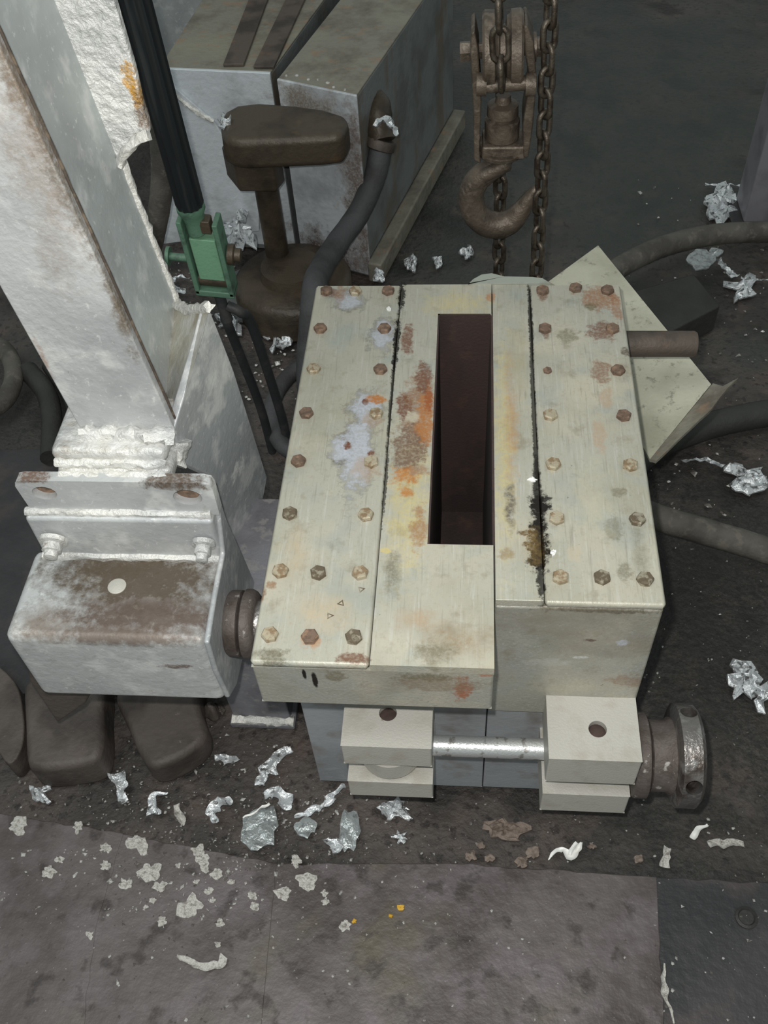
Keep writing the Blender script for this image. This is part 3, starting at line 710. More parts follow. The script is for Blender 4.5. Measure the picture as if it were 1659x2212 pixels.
# ================================================================== MACHINE BEHIND
ZB = .5
def prism_xy(pts, z0, z1): return MB().prism([Vector((p[0], p[1], z0)) for p in pts], (0, 0, z1 - z0))
br = thing('rear_mold_block', 'tall grimy block with a sloping dark side, behind the mold, where the hose is attached', 'mold block', (0, 1.75, 0), 'rear mold blocks')
P0, P1, P2, P3 = (-.195, 1.60), (-.004, 1.515), (.20, 2.28), (-.01, 2.32)
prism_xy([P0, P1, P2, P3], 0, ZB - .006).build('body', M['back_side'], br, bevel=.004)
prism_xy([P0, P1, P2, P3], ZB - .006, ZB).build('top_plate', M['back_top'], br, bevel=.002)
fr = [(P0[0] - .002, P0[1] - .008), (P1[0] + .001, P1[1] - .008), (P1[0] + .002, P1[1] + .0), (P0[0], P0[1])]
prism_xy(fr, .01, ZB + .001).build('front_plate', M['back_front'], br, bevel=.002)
# base skid along the right side
dS = Vector((P2[0] - P1[0], P2[1] - P1[1], 0)).normalized(); nS = Vector((dS.y, -dS.x, 0))
sk = [Vector((P1[0], P1[1], 0)) - dS * .02, Vector((P1[0], P1[1], 0)) - dS * .02 + nS * .04, Vector((P2[0], P2[1], 0)) + nS * .04, Vector((P2[0], P2[1], 0))]
MB().prism(sk, (0, 0, .06)).build('base_skid', M['back_top'], br, bevel=.006)
# drips and rivets along the top edge
for i in range(7):
    f_ = .12 + .12 * i + random.uniform(-.05, .05); g_ = random.uniform(.5, 1.)
    q_ = Vector((P0[0] + (P1[0] - P0[0]) * f_, P0[1] + (P1[1] - P0[1]) * f_, ZB)) + Vector((0, random.uniform(.008, .03), 0))
    MB().lathe(q_, (0, 0, 1), [(-.001, .006 * g_), (.0015, .0055 * g_), (.003, .002)], 7).build('rivet', M['splat'], br, smooth=True)
# elbow on the dark side
el = thing('elbow_pipe', 'rusty elbow fitting on the dark side of the rear block, holding the hose end', 'pipe fitting', tuple(ony(815, 265, 1.60)))
eb = ony(815, 262, 1.60)
MB().tube(smooth_path([eb + Vector((-.02, .07, .02)), eb + Vector((.0, .03, .015)), eb, ony(825, 305, 1.57)], 6), [.034] * 12 + [.032] * 7, 18, .12).build('elbow', M['brown_iron'], el, smooth=True)
MB().lathe(ony(826, 300, 1.575), (ony(815, 340, 1.56) - ony(826, 300, 1.575)), [(0, .033), (.004, .036), (.022, .036), (.026, .031)], 20).build('ferrule', M['bar'], el, smooth=True)

bl2 = thing('rear_mold_block', 'pale silver block with a dirty dark top, behind the black cylinder', 'mold block', (-.35, 1.9, 0), 'rear mold blocks')
L0, L1, L2, L3 = (-.492, 1.668), (-.217, 1.632), (-.05, 2.40), (-.42, 2.45)
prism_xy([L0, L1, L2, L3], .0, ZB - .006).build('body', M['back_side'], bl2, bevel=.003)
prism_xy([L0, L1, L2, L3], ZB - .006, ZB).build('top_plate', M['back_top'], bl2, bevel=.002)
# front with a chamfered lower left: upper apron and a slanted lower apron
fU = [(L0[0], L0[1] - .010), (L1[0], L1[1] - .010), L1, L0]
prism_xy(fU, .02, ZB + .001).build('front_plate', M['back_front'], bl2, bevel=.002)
ap = [ony(350, 165, 1.645), ony(462, 262, 1.635), ony(560, 420, 1.62), ony(560, 500, 1.62), ony(340, 530, 1.63)]
MB().prism(ap, (0, .03, .0)).build('lower_apron', M['back_front'], bl2, bevel=.003)
MB().tube(smooth_path([ony(350, 165, 1.643), ony(385, 210, 1.64), ony(430, 245, 1.636), ony(462, 262, 1.632)], 8), .005, 8, .8).build('weld_bead', M['weld'], bl2, smooth=True)
# raised channel bars along the dark top
for px0, px1, wv, col in (((505, 145), (560, 0), .05, 'bar'), ((570, 150), (640, 0), .05, 'bar')):
    s0, s1 = onz(*px0, ZB), onz(*px1, ZB); s1 = s0 + (s1 - s0) * 1.9; dd = (s1 - s0).normalized(); nn = Vector((dd.y, -dd.x, 0)) * wv / 2
    MB().prism([s0 - nn, s0 + nn, s1 + nn, s1 - nn], (0, 0, .008)).build('channel_bar', M[col], bl2, bevel=.002)
# upright plate further back, grey
up_ = thing('rear_cabinet', 'plain grey machine cabinet at the top edge, behind the silver block', 'cabinet', (-.55, 2.7, 0))
MB().box(-.95, -.30, 2.56, 2.95, 0, 1.1).build('cabinet_body', M['post'], up_, bevel=.01)
MB().box(-.55, -.50, 2.53, 2.56, .02, 1.09).build('cabinet_rib', M['back_side'], up_, bevel=.004)
MB().box(-.93, -.58, 2.545, 2.56, .1, 1.05).build('cabinet_door', M['silver_web'], up_, bevel=.004)

# oily swing clamp in front of the rear blocks
sw = thing('swing_clamp', 'oily dark brown swing clamp with a rounded arm, before the rear blocks', 'clamp', (-.2, 1.46, 0))
zc = .475
armp = [onz(px, py, zc) for px, py in ((478, 292), (474, 262), (484, 238), (510, 224), (560, 218), (640, 224), (700, 232), (748, 246), (752, 262), (740, 290), (690, 296), (600, 300), (520, 304), (492, 300))]
MB().prism([p_ - Vector((0, 0, .075)) for p_ in armp], (0, 0, .075)).build('arm', M['brown_iron'], sw, bevel=.018, seg=4)
cc = onz(560, 345, .33)
hub = [onz(px, py, .405) for px, py in ((478, 318), (500, 296), (590, 296), (606, 330), (588, 352), (506, 352))]
MB().prism([p_ - Vector((0, 0, .075)) for p_ in hub], (0, 0, .078)).build('hub', M['brown_iron'], sw, bevel=.006)
pb = Vector((hub[0].x * .35 + hub[3].x * .65, (hub[1].y + hub[5].y) / 2, 0))
MB().lathe((pb.x, pb.y, .05), (0, 0, 1), [(0, .029), (.285, .029)], 24).build('post', M['brown_iron'], sw, smooth=True)
MB().lathe((pb.x + .04, pb.y - .05, 0), (0, 0, 1), [(0, .15), (.075, .15), (.09, .135), (.093, .08), (.12, .075), (.123, .03)], 48).build('base_drum', M['brown_iron'], sw, smooth=True)
MB().lathe((pb.x - .065, pb.y - .03, .0), (0, 0, 1), [(0, .10), (.03, .10), (.04, .09)], 32).build('base_flange', M['back_side'], sw, smooth=True)

# ================================================================== HOSES, POST
def hose(pts, r, mat, label, lump=.04, name='hose'):
    path = smooth_path(pts, 10); b_ = path[len(path) // 2]
    o = MB().tube(path, r, 16, lump).build(name, M[mat], None, smooth=True, base=(b_.x, b_.y, 0)); return tag(o, label, 'hose')


hose([ony(824, 318, 1.565), ony(808, 385, 1.53), ony(775, 460, 1.48), ony(725, 530, 1.38), ony(692, 585, 1.25), ony(678, 640, 1.12), Vector((-.10, 1.0, .06)), Vector((-.02, .93, .03))], .028, 'dark_hose', 'thick dark hose curving down from the rear elbow fitting to the mold')
hose([onz(1300, 602, .10), onz(1370, 560, .09), onz(1450, 527, .08), onz(1550, 506, .06), onz(1659, 501, .05), onz(1760, 505, .04)], .027, 'hose', 'dusty brown hose arching across the floor behind the painted sheet')
hose([Vector((.47, .60, .14)), onz(1330, 1085, .12), onz(1420, 1118, .10), onz(1530, 1150, .07), onz(1659, 1190, .05), onz(1800, 1250, .03)], .026, 'hose', 'dusty hose running out from the right side of the mold, nearest the nut')
hose([Vector((.48, .62, .05)), onz(1390, 985, .03), onz(1500, 930, .03), onz(1590, 905, .03), onz(1700, 885, .03)], .030, 'dark_box', 'dark hose lying on the floor below the painted sheet')
hose([onz(690, 790, .10), onz(640, 800, .08), onz(597, 850, .07), onz(588, 910, .06), onz(615, 965, .05), onz(680, 990, .04)], .019, 'dark_hose', 'dark hose looping out beside the left edge of the mold')
hose([ony(338, 240, 1.3), ony(350, 330, 1.3), ony(348, 420, 1.3), ony(330, 520, 1.3), ony(310, 600, 1.28), Vector((-.50, 1.25, .0))], .025, 'hose', 'brown hose hanging between the column and the black cylinder')
hose([onz(-60, 740, .04), onz(0, 748, .04), onz(28, 790, .04), onz(24, 840, .04), onz(-10, 880, .04), onz(-70, 890, .04)], .022, 'hose', 'coiled dusty hose at the left edge of the floor')
hose([onz(60, 800, .03), onz(100, 850, .03), onz(112, 910, .03), onz(110, 990, .03)], .024, 'dark_box', 'dark hose on the floor left of the column foot')
hose([onz(110, 790, .03), onz(150, 850, .03), onz(172, 910, .03), onz(190, 990, .03)], .022, 'dark_box', 'dark hose squeezed right against the column foot')
ps = thing('steel_post', 'grey steel post at the right edge of the photo', 'post', (1.06, 1.76, 0))
b0 = onz(1604, 488, 0)
MB().box(b0.x, b0.x + .12, b0.y + .002, b0.y + .12, .008, 1.6).build('shaft', M['post'], ps, bevel=.006)
MB().box(b0.x - .03, b0.x + .15, b0.y - .02, b0.y + .15, 0, .008).build('base_plate', M['plate_dark'], ps, bevel=.002)
dk = MB().prism([Vector((p_.x, p_.y, -.008)) for p_ in (onz(1325, 640, .07), onz(1500, 590, .07), onz(1556, 660, .07), onz(1420, 730, .07))], (0, 0, .078)).build('iron_slab', M['dark_box'], None, bevel=.006, base=(.7, 1.15, 0))
tag(dk, 'flat dark iron slab lying behind the painted sheet', 'slab')

# dark castings lying under the arm
def casting(px, z, label, extra=0.):
    pts = [onz(*p_, z) for p_ in px]; c_ = sum(pts, Vector()) / len(pts)
    path = smooth_path(pts + [pts[0]], 4)[:-1]
    mb_ = MB().prism([Vector((p_.x, p_.y, -.01)) for p_ in path], (0, 0, z + .01))
    o = mb_.build('cast_foot', M['casting'], None, bevel=.014, seg=4, base=(c_.x, c_.y, 0)); return tag(o, label, 'casting', 'dark castings under the arm')


casting(((48, 1480), (52, 1560), (56, 1640), (75, 1660), (140, 1656), (205, 1640), (222, 1600), (222, 1530), (216, 1440), (130, 1400)), .075, 'broad dark brown cast foot under the left end of the silver arm')
casting(((245, 1505), (275, 1570), (302, 1630), (330, 1655), (380, 1640), (432, 1605), (446, 1570), (430, 1520), (420, 1430), (300, 1400)), .065, 'dark tongue shaped cast foot under the middle of the silver arm')
casting(((-60, 1500), (-20, 1590), (18, 1650), (48, 1610), (50, 1540), (30, 1470), (-40, 1420)), .05, 'dark cast foot cut off by the left edge of the photo')
br_ = [ony(px, py, .10) for px, py in ((30, 1400), (62, 1470), (124, 1562), (185, 1520), (220, 1440))]
for v_ in br_: v_.z = min(v_.z, .369)
bx_ = MB().prism(br_, (0, .10, 0)).build('wedge_bracket', M['casting'], None, bevel=.004, base=(br_[2].x, .1, 0)); tag(bx_, 'pointed dark bracket hanging under the left end of the silver arm', 'bracket')

# ================================================================== HOOK BLOCK AND CHAINS
YH = 1.0
hk = thing('hook_block', 'brown iron hook block with a big open hook, hanging behind the mold', 'hook block', tuple(ony(1070, 505, YH)))
def hx(px, py, dy=0.): return ony(px, py, YH + dy)
# side plates: outline in x-thickness, seen edge-on
for pts, th in ((((1018, 50), (1026, 45), (1034, 90), (1040, 200), (1036, 300), (1038, 332), (1024, 325), (1022, 210), (1016, 90)), .07), (((1130, 35), (1138, 33), (1152, 70), (1158, 150), (1150, 250), (1140, 318), (1130, 318), (1128, 250), (1142, 150), (1132, 90)), .07)):
    MB().prism([hx(*p_) - Vector((0, .035, 0)) for p_ in pts], (0, th, 0)).build('cheek_plate', M['hook'], hk, bevel=.003)
s0, s1 = hx(1042, 110), hx(1130, 105); axd = (s1 - s0); Ls = axd.length
MB().lathe(s0, axd, [(0, .056), (.004, .060), (Ls * .30, .059), (Ls * .34, .052), (Ls * .4, .050), (Ls * .44, .038), (Ls * .56, .038), (Ls * .6, .050), (Ls * .66, .052), (Ls * .70, .059), (Ls - .004, .060), (Ls, .056)], 36).build('sheave', M['hook'], hk, smooth=True)
n0, n1 = hx(994, 112), hx(1176, 100); d_ = (n1 - n0); Ln = d_.length
MB().lathe(n0, d_, [(0, .016), (.024, .016), (.024, .013), (Ln - .024, .013), (Ln - .024, .016), (Ln, .016)], 6).build('axle', M['hook'], hk)
for f_ in (.145, .86):
    MB().lathe(n0 + d_ * f_, d_, [(0, .022), (.006, .022)], 20).build('washer', M['hook'], hk, smooth=True)
MB().tube([hx(1040, 186, -.04), hx(1145, 178, -.04)], .0115, 14).build('cross_bar', M['hook'], hk, smooth=True)
for px in (1040, 1146): MB().lathe(hx(px, 182, -.04), (1, 0, 0), [(-.008, .018), (.008, .018)], 16).build('bar_boss', M['hook'], hk, smooth=True)
cx = hx(1086, 240)
dn = Vector((0, 0, -1))
zt_, zb_ = hx(1086, 205).z, hx(1086, 330).z
MB().lathe((cx.x, YH, zt_), dn, [(0, .012), (.012, .014), (.016, .026), (.034, .027), (.036, .023), (.040, .023), (.043, .030), (.074, .030), (.076, .027), (.080, .027), (.082, .040), (.090, .041), (.092, .037), (.096, .037), (.098, .041), (.104, .040)], 28).build('swivel_nut', M['hook'], hk, smooth=True)
za, zb2 = hx(1086, 297).z, hx(1086, 326).z
MB().box(hx(1041, 300).x, hx(1134, 300).x, YH - .032, YH + .032, zb2, za).build('crosshead', M['hook'], hk, bevel=.004)
hpts = [(1090, 318), (1090, 336), (1080, 352), (1056, 368), (1032, 388), (1019, 415), (1018, 440), (1030, 465), (1052, 482), (1080, 487), (1106, 476), (1125, 455), (1140, 432), (1152, 415), (1161, 405)]
hr_ = [.017, .018, .019, .021, .0225, .0235, .024, .0245, .025, .025, .0225, .0185, .014, .010, .006]
pth = smooth_path([hx(*p_) for p_ in hpts], 4); rad = list(np.interp(np.linspace(0, len(hpts) - 1, len(pth)), range(len(hpts)), hr_))
MB().tube(pth, rad, 16, .04).build('hook', M['hook'], hk, smooth=True)
MB().lathe(hx(1072, 366, -.02), (1, 0, .55), [(-.026, .012), (.022, .013), (.026, .009)], 16).build('latch_boss', M['hook'], hk, smooth=True)


def link_mesh(name, L, W, r, mat):
    pth = []; n = 7
    for k_ in range(n): a = math.pi * k_ / (n - 1); pth.append(Vector((W * math.cos(a), 0, L + W * math.sin(a))))
    for k_ in range(n): a = math.pi + math.pi * k_ / (n - 1); pth.append(Vector((W * math.cos(a), 0, -L + W * math.sin(a))))
    mb_ = MB(); seg_ = 6; N = len(pth); vs = []
    for i, p_ in enumerate(pth):
        t_ = (pth[(i + 1) % N] - pth[i - 1]).normalized(); n_ = Vector((0, 1, 0)); b_ = t_.cross(n_)
        vs += [p_ + (n_ * math.cos(2 * math.pi * k_ / seg_) + b_ * math.sin(2 * math.pi * k_ / seg_)) * r for k_ in range(seg_)]
    fs = [(i * seg_ + k_, i * seg_ + (k_ + 1) % seg_, ((i + 1) % N) * seg_ + (k_ + 1) % seg_, ((i + 1) % N) * seg_ + k_) for i in range(N) for k_ in range(seg_)]
    me = bpy.data.meshes.new(name); me.from_pydata(vs, [], fs); me.materials.append(mat); me.polygons.foreach_set('use_smooth', [True] * len(fs)); me.update(); return me


def chain(label, p0, p1, L, W, r, twist=0., rock=.12):
    """links from p0 (top) down to p1"""
    me = link_mesh('chain_link', L, W, r, M['chain']); p0, p1 = Vector(p0), Vector(p1)
    t = thing('chain', label, 'chain', tuple(p1)); d = (p1 - p0); n = int(d.length / (2 * (L + W - r))) ; st_ = d / n
    q0 = Vector((0, 0, -1)).rotation_difference(d.normalized())
    for i in range(n + 1):
        o = bpy.data.objects.new('chain_link', me); COL.objects.link(o); o.parent = t
        o.location = p0 + st_ * i - p1; o.rotation_mode = 'QUATERNION'
        from mathutils import Quaternion
        o.rotation_quaternion = q0 @ Quaternion((0, 0, 1), (math.pi / 2 if i % 2 else 0) + twist + random.uniform(-rock, rock))
    return t


c1 = hx(1080, 95, -.068)
chain('heavy brown chain running over the sheave of the hook block', hx(1076, -40, -.068), hx(1083, 160, -.068), .0135, .0125, .0052, 0.)
chain('long oily chain hanging to the right of the hook block', hx(1192, -30, -.03), Vector((hx(1166, 560, -.03).x + .006, YH - .03, .02)), .0125, .0108, .0052, .6)
chain('short dark chain hanging down behind the open hook', hx(1084, 200, .075), Vector((hx(1084, 500, .075).x + .006, YH + .075, .02)), .0125, .0108, .0052, .9)

# ================================================================== SCRAP ON THE FLOOR
def crumple(p, a, f=60.):
    return Vector((noise.noise(p * f) * a, noise.noise(p * f + Vector((9, 3, 1))) * a, abs(noise.noise(p * f * .8 + Vector((4, 7, 2)))) * a * 2.2))


def strip_scrap(name, label, cat, px, wpx, z=.004, mat='foil', rise=.006, group=None, curl=.5, cr=.006, ang=0.):
    """a torn strip: centre line px, widths wpx in photo pixels, lying at height z"""
    pts = [onz(*p_, z) for p_ in px]; scale = (onz(px[0][0] + 10, px[0][1], z) - pts[0]).length / 10
    path = smooth_path(pts, 6); n = len(path); wd = np.interp(np.linspace(0, len(wpx) - 1, n), range(len(wpx)), wpx) * scale
    rows = []
    for i, p_ in enumerate(path):
        t_ = (path[min(i + 1, n - 1)] - path[max(i - 1, 0)]).normalized(); s_ = Vector((t_.y, -t_.x, 0)); row = []
        for j in range(7):
            u_ = j / 6 - .5; wj = wd[i] * (1 + .8 * noise.noise(p_ * 80 + Vector((j > 3, 0, 0))))
            row.append(p_ + s_ * u_ * wj + Vector((0, 0, rise * (.3 + 4 * curl * u_ * u_ * (1 if u_ > 0 else .3)))) + crumple(p_ + s_ * u_ * wj, cr))
        rows.append(row)
    b_ = path[n // 2]
    o = MB().sheet(rows, .0012).build(name, M[mat], None, smooth=(mat == 'white'), base=(b_.x, b_.y, z - .003)); return tag(o, label, cat, group)


def lump_scrap(name, label, cat, px, py, rx, ry, z=.002, mat='foil', high=.018, group=None, rag=.45, f=70., seed=0, flat=None):
    """a crumpled torn flake, radii in photo pixels"""
    c_ = onz(px, py, z); a_ = onz(px + rx, py, z) - c_; b_ = onz(px, py - ry, z) - c_
    N, RR = 22, 5; sd = Vector((seed * 3.7 + px * .01, py * .013, 0)); vs = []; 
    lim = [1 + rag * 1.6 * noise.noise(sd + Vector((math.cos(2 * math.pi * k_ / N) * 1.6, math.sin(2 * math.pi * k_ / N) * 1.6, 1))) for k_ in range(N)]
    for r_ in range(1, RR + 1):
        for k_ in range(N):
            a = 2 * math.pi * k_ / N; q_ = c_ + (a_ * math.cos(a) + b_ * math.sin(a)) * (r_ / RR * lim[k_])
            h_ = abs(noise.noise(q_ * f + sd)) * high * (1.15 - (r_ / RR) ** 3)
            vs.append(q_ + Vector((noise.noise(q_ * f + Vector((5, 1, 1))) * high * .4, noise.noise(q_ * f + Vector((1, 8, 1))) * high * .4, h_ + .001)))
    ctr = len(vs); vs.append(c_ + Vector((0, 0, high * .5)))
    fs = [(ctr, k_, (k_ + 1) % N) for k_ in range(N)]
    for r_ in range(RR - 1):
        for k_ in range(N): fs.append((r_ * N + k_, (r_ + 1) * N + k_, (r_ + 1) * N + (k_ + 1) % N, r_ * N + (k_ + 1) % N))
    # underside
    o_ = len(vs); rim = [vs[(RR - 1) * N + k_] for k_ in range(N)]; vs += [Vector((v.x, v.y, z - .002)) for v in rim]
    fs += [((RR - 1) * N + k_, o_ + k_, o_ + (k_ + 1) % N, (RR - 1) * N + (k_ + 1) % N) for k_ in range(N)] + [tuple(o_ + k_ for k_ in range(N))[::-1]]
    o = MB().add(vs, fs).build(name, M[mat], None, smooth=False, base=(c_.x, c_.y, z - .002)); return tag(o, label, cat, group)


S, Lp = strip_scrap, lump_scrap
FZ = .002
A_ = 'aluminium scrap'
S('aluminium_strip', 'long folded bright aluminium strip on the floor left of the mold body', A_, ((566, 1698), (575, 1668), (600, 1640), (632, 1618)), (22, 34, 30, 10), FZ)
S('aluminium_strip', 'small bright foil strip just left of the long folded strip', A_, ((466, 1642), (490, 1640), (516, 1650)), (16, 24, 14), FZ)
Lp('aluminium_nugget', 'crumpled silver nugget beside the broad dark cast foot', A_, 92, 1714, 22, 17, FZ, high=.03)
S('aluminium_strip', 'wedge shaped silver sliver between the cast feet and the big curl', A_, ((258, 1672), (263, 1700), (266, 1736)), (30, 24, 12), FZ)
S('aluminium_curl', 'white curled aluminium shaving with a hooked end', A_, ((335, 1766), (334, 1738), (344, 1716), (362, 1716)), (26, 22, 14, 10), FZ, rise=.012)
S('aluminium_strip', 'short plain silver stick right of the hooked shaving', A_, ((384, 1742), (390, 1765), (398, 1786)), (13, 15, 10), FZ, 'splat')
S('aluminium_curl', 'ragged foil crescent left of the big glassy sheet', A_, ((466, 1782), (462, 1756), (474, 1736), (506, 1738)), (10, 26, 24, 14), FZ, rise=.01)
Lp('slag_sheet', 'largest pale glassy slag sheet on the floor in front of the mold', A_, 562, 1785, 38, 46, FZ, 'slag', .009, rag=.4, f=25.)
S('aluminium_strip', 'bright foil rim folded over the top of the glassy slag sheet', A_, ((568, 1722), (590, 1716), (618, 1728), (620, 1752)), (22, 34, 30, 16), .010)
S('aluminium_strip', 'thin white rib along the glassy slag sheet', A_, ((530, 1768), (556, 1755), (582, 1738)), (6, 7, 6), .008, 'white')
S('aluminium_strip', 'long bright diagonal strip pointing at the lower left mold lug', A_, ((636, 1770), (670, 1758), (708, 1740), (726, 1716), (748, 1702)), (9, 18, 20, 22, 10), FZ, rise=.01)
Lp('slag_shard', 'small grey glassy shard below the long diagonal strip', A_, 660, 1786, 26, 22, FZ, 'slag', .008, rag=.3, f=25.)
Lp('slag_shard', 'tall pointed glassy shard right of the long diagonal strip', A_, 755, 1795, 22, 46, FZ, 'slag', .007, rag=.3, f=25.)
S('aluminium_strip', 'bright v-shaped foil fold left of the tall pointed shard', A_, ((702, 1812), (722, 1832), (732, 1812)), (14, 26, 12), FZ)
Lp('aluminium_foil', 'crinkled foil patch in front of the lower left mold lug', A_, 850, 1750, 34, 22, FZ, high=.022, rag=.7)
Lp('aluminium_flake', 'small foil flakes below the crinkled patch by the lug', A_, 862, 1808, 18, 12, FZ, high=.012, rag=.8)
S('white_shaving', 'bright white wavy shaving with a forked end on the floor', A_, ((1184, 1860), (1200, 1842), (1216, 1838), (1232, 1852), (1250, 1838), (1256, 1822)), (4, 13, 15, 18, 14, 4), FZ, 'white', rise=.012, cr=.002)
S('white_shaving', 'short forked prong of the bright white shaving', A_, ((1230, 1848), (1237, 1832), (1246, 1822)), (10, 11, 7), .008, 'white', cr=.002)
S('white_shaving', 'narrow white shaving below the big round nut', A_, ((1496, 1814), (1504, 1798), (1528, 1784)), (12, 14, 5), FZ, 'white', rise=.01, cr=.002)
S('white_shaving', 'lumpy white aluminium dribble near the right edge of the floor', A_, ((1528, 1828), (1552, 1824), (1580, 1826), (1602, 1826)), (16, 20, 12, 14), FZ, 'splat', rise=.01)
S('aluminium_strip', 'dull upright strip left of the lumpy white dribble', A_, ((1440, 1830), (1438, 1852), (1436, 1874)), (18, 16, 12), FZ, 'splat')
S('aluminium_dribble', 'flat crescent shaped aluminium dribble on the front floor plates', A_, ((382, 2068), (410, 2076), (440, 2088), (472, 2084), (488, 2066)), (6, 14, 14, 18, 18), .008, 'splat', rise=.003, cr=.003)
S('aluminium_dribble', 'thin bright dribble in the seam of the large floor plate', A_, ((1436, 2084), (1434, 2130), (1440, 2165), (1454, 2212)), (4, 15, 9, 4), .008, 'splat', cr=.003)
Lp('aluminium_foil', 'crumpled foil heap on the floor right of the nut', A_, 1605, 1470, 34, 34, FZ, high=.035, rag=.6)
Lp('aluminium_foil', 'small foil heap at the right edge beside the larger heap', A_, 1645, 1500, 22, 26, FZ, high=.03, rag=.6)
Lp('aluminium_foil', 'wide foil heap on the dark floor right of the mold', A_, 1610, 1035, 52, 30, FZ, high=.04, rag=.7)
S('aluminium_strip', 'thin foil streak leading left from the wide foil heap', A_, ((1470, 1000), (1520, 996), (1560, 1012)), (8, 14, 18), FZ)
Lp('aluminium_foil', 'bright foil sheet on the floor beside the grey post', A_, 1556, 440, 38, 40, FZ, high=.05, rag=.4)
S('aluminium_strip', 'thin foil edge running behind the bright sheet to the post', A_, ((1524, 404), (1570, 403), (1625, 404)), (6, 8, 8), FZ)
Lp('slag_shard', 'pale flat flake under the arching brown hose', A_, 1515, 562, 26, 22, .0795, 'slag', .01, rag=.3, f=25.)
Lp('slag_shard', 'tiny pale flake next to the flat flake under the brown hose', A_, 1545, 546, 14, 10, .0795, 'slag', .01, rag=.3)
S('aluminium_strip', 'shiny foil ribbon below the arching brown hose', A_, ((1548, 568), (1565, 590), (1584, 606)), (14, 20, 18), FZ, rise=.02)
Lp('aluminium_foil', 'foil heap by the right edge below the arching hose', A_, 1605, 625, 36, 22, FZ, high=.03, rag=.8)
S('aluminium_strip', 'thin bright wire of aluminium at the right edge', A_, ((1600, 605), (1630, 608), (1659, 606)), (5, 6, 6), FZ)
Lp('aluminium_foil', 'bright crumpled foil behind the green fork end', A_, 520, 500, 38, 40, .13, high=.06, rag=.6)
Lp('aluminium_foil', 'shiny foil heap between the swing clamp and the mold', A_, 640, 708, 40, 34, FZ, high=.05, rag=.7)
Lp('aluminium_foil', 'smaller foil scatter left of the heap beside the mold', A_, 598, 730, 20, 20, FZ, high=.03, rag=.8)
S('aluminium_curl', 'dull hooked curl between the column and the green fork', A_, ((400, 640), (372, 625), (385, 606), (412, 612)), (10, 12, 12, 10), FZ, 'foil', rise=.02)
Lp('aluminium_foil', 'foil scraps behind the gusset under the green fork', A_, 500, 690, 30, 26, FZ, high=.05, rag=.7)
Lp('aluminium_foil', 'torn foil left of the link rods under the green fork', A_, 548, 660, 14, 12, FZ, high=.03, rag=.7)
Lp('aluminium_flake', 'lone foil flake on the floor below the open hook', A_, 1010, 546, 11, 11, FZ, high=.03, rag=.5)
Lp('aluminium_flake', 'dull flake right of the rear block skid', A_, 888, 568, 14, 18, FZ, high=.03, rag=.5)
Lp('aluminium_flake', 'small flake between the skid and the hook', A_, 944, 566, 9, 12, FZ, high=.02, rag=.5)
Lp('aluminium_foil', 'foil tuft at the far edge of the mold top', A_, 818, 596, 11, 12, .061, high=.03, rag=.4)
p_ = ony(832, 282, 1.58)
S('aluminium_strip', 'bright foil draped over the rusty elbow fitting', A_, ((812, 282), (832, 268), (848, 284), (856, 300)), (14, 22, 16, 10), p_.z + .03, rise=.02)
Lp('aluminium_flake', 'foil scrap caught beside the brown swing clamp arm', A_, 486, 268, 12, 14, .473, high=.03, rag=.8)
Lp('brown_flake_pile', 'pile of brown paint flakes on the floor in front of the right mold half', 'flake pile', 1092, 1792, 46, 22, FZ, 'flake', .02, rag=.4, f=110.)
for px, py, r_ in ((1018, 1850, 13), (1058, 1854, 10), (1150, 1842, 14), (1040, 1826, 9), (1380, 1856, 9), (1278, 1828, 8), (1125, 1862, 14)):
    Lp('brown_flake', 'loose brown paint flake near the flake pile in front of the mold', 'flake', px, py, r_, r_ * .9, FZ, 'flake', .008, 'loose brown paint flakes', .4)
big = {(411, 1957): 'largest white aluminium splash, round and ragged, on the left floor plates', (326, 1884): 'flat grey-white splash cluster up and left of the largest splash',
       (662, 1905): 'pale ragged splash on the large floor plate, nearest the glassy shards', (612, 1930): 'pale splash just below and left of the ragged splash on the plate seam',
       (345, 1914): 'bright oblong splash directly above left of the largest splash', (40, 1783): 'grey splash on the corner floor plate near the left edge',
       (273, 1908): 'compact bright splash left of the oblong splash', (300, 1825): 'dull feathery splash on the corner of the middle floor plate', (440, 1862): 'upper bright splash in the cluster right of the feathery splash'}
for px, py, r_ in ((411, 1957, 25), (345, 1914, 14), (326, 1884, 22), (273, 1908, 13), (440, 1862, 14), (468, 1888, 12), (452, 1924, 9), (430, 1840, 14), (612, 1930, 17), (662, 1905, 20), (640, 1858, 11),
                   (228, 1833, 12), (228, 1870, 11), (168, 1788, 11), (40, 1783, 17), (105, 1885, 13), (545, 1935, 10), (550, 1958, 10), (300, 1825, 20), (475, 1995, 10), (745, 2000, 12), (702, 1948, 8), (128, 1858, 9), (350, 1990, 9), (195, 2020, 8),
                   (445, 1880, 7), (425, 1905, 6), (460, 1945, 6), (385, 1870, 6), (330, 1945, 7), (315, 1960, 5), (500, 1905, 7), (470, 2040, 6), (640, 1870, 6), (700, 1930, 7)):
    lab = big.get((px, py), 'small round aluminium splash among many on the front floor plates')
    Lp('aluminium_splat', lab, 'splash', px, py, r_, r_ * .95, .0055, 'splat', .0035, 'aluminium splashes on the floor plates', .5, 260.)
for px, py, r_ in ((865, 1962, 8), (844, 1980, 5), (765, 1990, 6)):
    Lp('yellow_chip', 'tiny yellow paint chip on the large floor plate', 'paint chip', px, py, r_, r_ * .7, .0075, 'yellow', .004, 'yellow paint chips', .5)
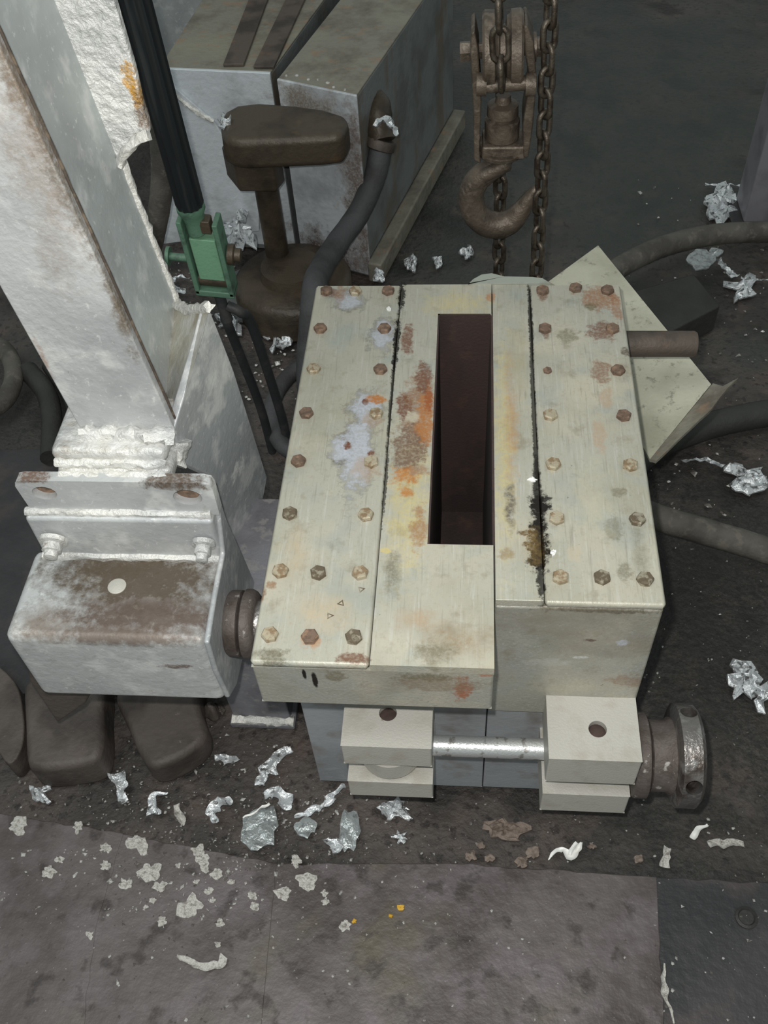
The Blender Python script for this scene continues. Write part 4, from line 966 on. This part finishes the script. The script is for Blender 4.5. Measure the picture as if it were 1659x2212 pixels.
# round mark on the dark plate
p_ = onz(1612, 1982, .004); hm = MB().lathe((p_.x, p_.y, .0), (0, 0, 1), [(0, .017), (.006, .017), (.008, .013), (.005, .011)], 24).build('floor_bolt', M['dark_box'], floor, smooth=True)
Lp('dark_lump', 'dark dirty lump on the floor between the cast feet and the stand foot', 'lump', 462, 1538, 26, 15, FZ, 'casting', .05, None, .4, 30.)
Lp('aluminium_bead', 'white aluminium bead by the oily seam on the mold top', A_, 1150, 1037, 7, 6, .5795, 'white', .006, None, .6)
Lp('aluminium_bead', 'white bead on the left bolted plate between two rear bolts', A_, 841, 668, 5, 4, .5805, 'white', .006, None, .3)
Lp('aluminium_bead', 'shiny bead on the right bolted plate near the front bolts', A_, 1197, 1194, 6, 6, .5805, 'white', .006, None, .3)
# countless specks of aluminium
mb = MB(); rs = random.Random(3)
def speck(x, y, z, s):
    a0 = rs.uniform(0, 6.28); n_ = rs.choice((3, 4, 5)); e_ = rs.uniform(.35, 1)
    pts_ = []
    for k_ in range(n_):
        a = 6.283 * k_ / n_ + rs.uniform(-.3, .3); u_, v_ = s * math.cos(a), s * e_ * math.sin(a)
        pts_.append((x + u_ * math.cos(a0) - v_ * math.sin(a0), y + u_ * math.sin(a0) + v_ * math.cos(a0)))
    mb.add([(a, b, z - .001) for a, b in pts_] + [(x, y, z + s * .5)], [(i, (i + 1) % n_, n_) for i in range(n_)] + [tuple(range(n_))[::-1]])
for i in range(2600):
    t_ = rs.random()
    if t_ < .55: px, py = rs.gauss(480, 260), rs.gauss(1800, 110)
    elif t_ < .8: px, py = rs.uniform(0, 1659), rs.uniform(1560, 2212)
    elif t_ < .9: px, py = rs.uniform(360, 680), rs.uniform(560, 860)
    else: px, py = rs.uniform(1350, 1659), rs.uniform(380, 1500)
    if py > 2260: continue
    p_ = onz(px, py, .0)
    if p_.y > .1 and -.0 < p_.x < .5 and p_.y < .72: continue
    if -.17 < p_.x < -.03 and .19 < p_.y < .54: continue
    far = p_.y > .6
    speck(p_.x, p_.y, .0055 if p_.y < -.03 else -.004, rs.choice((.0009, .0013, .0018, .003)) * (1.8 if far else 1.) * (1.9 if rs.random() < .06 else 1))
sp = mb.build('aluminium_specks', M['speck'], None, base=(0, 0, 0)); tag(sp, 'scattered tiny aluminium specks all over the floor', 'metal specks', kind='stuff')

for o in bpy.data.objects:
    if '_base' in o: del o['_base']
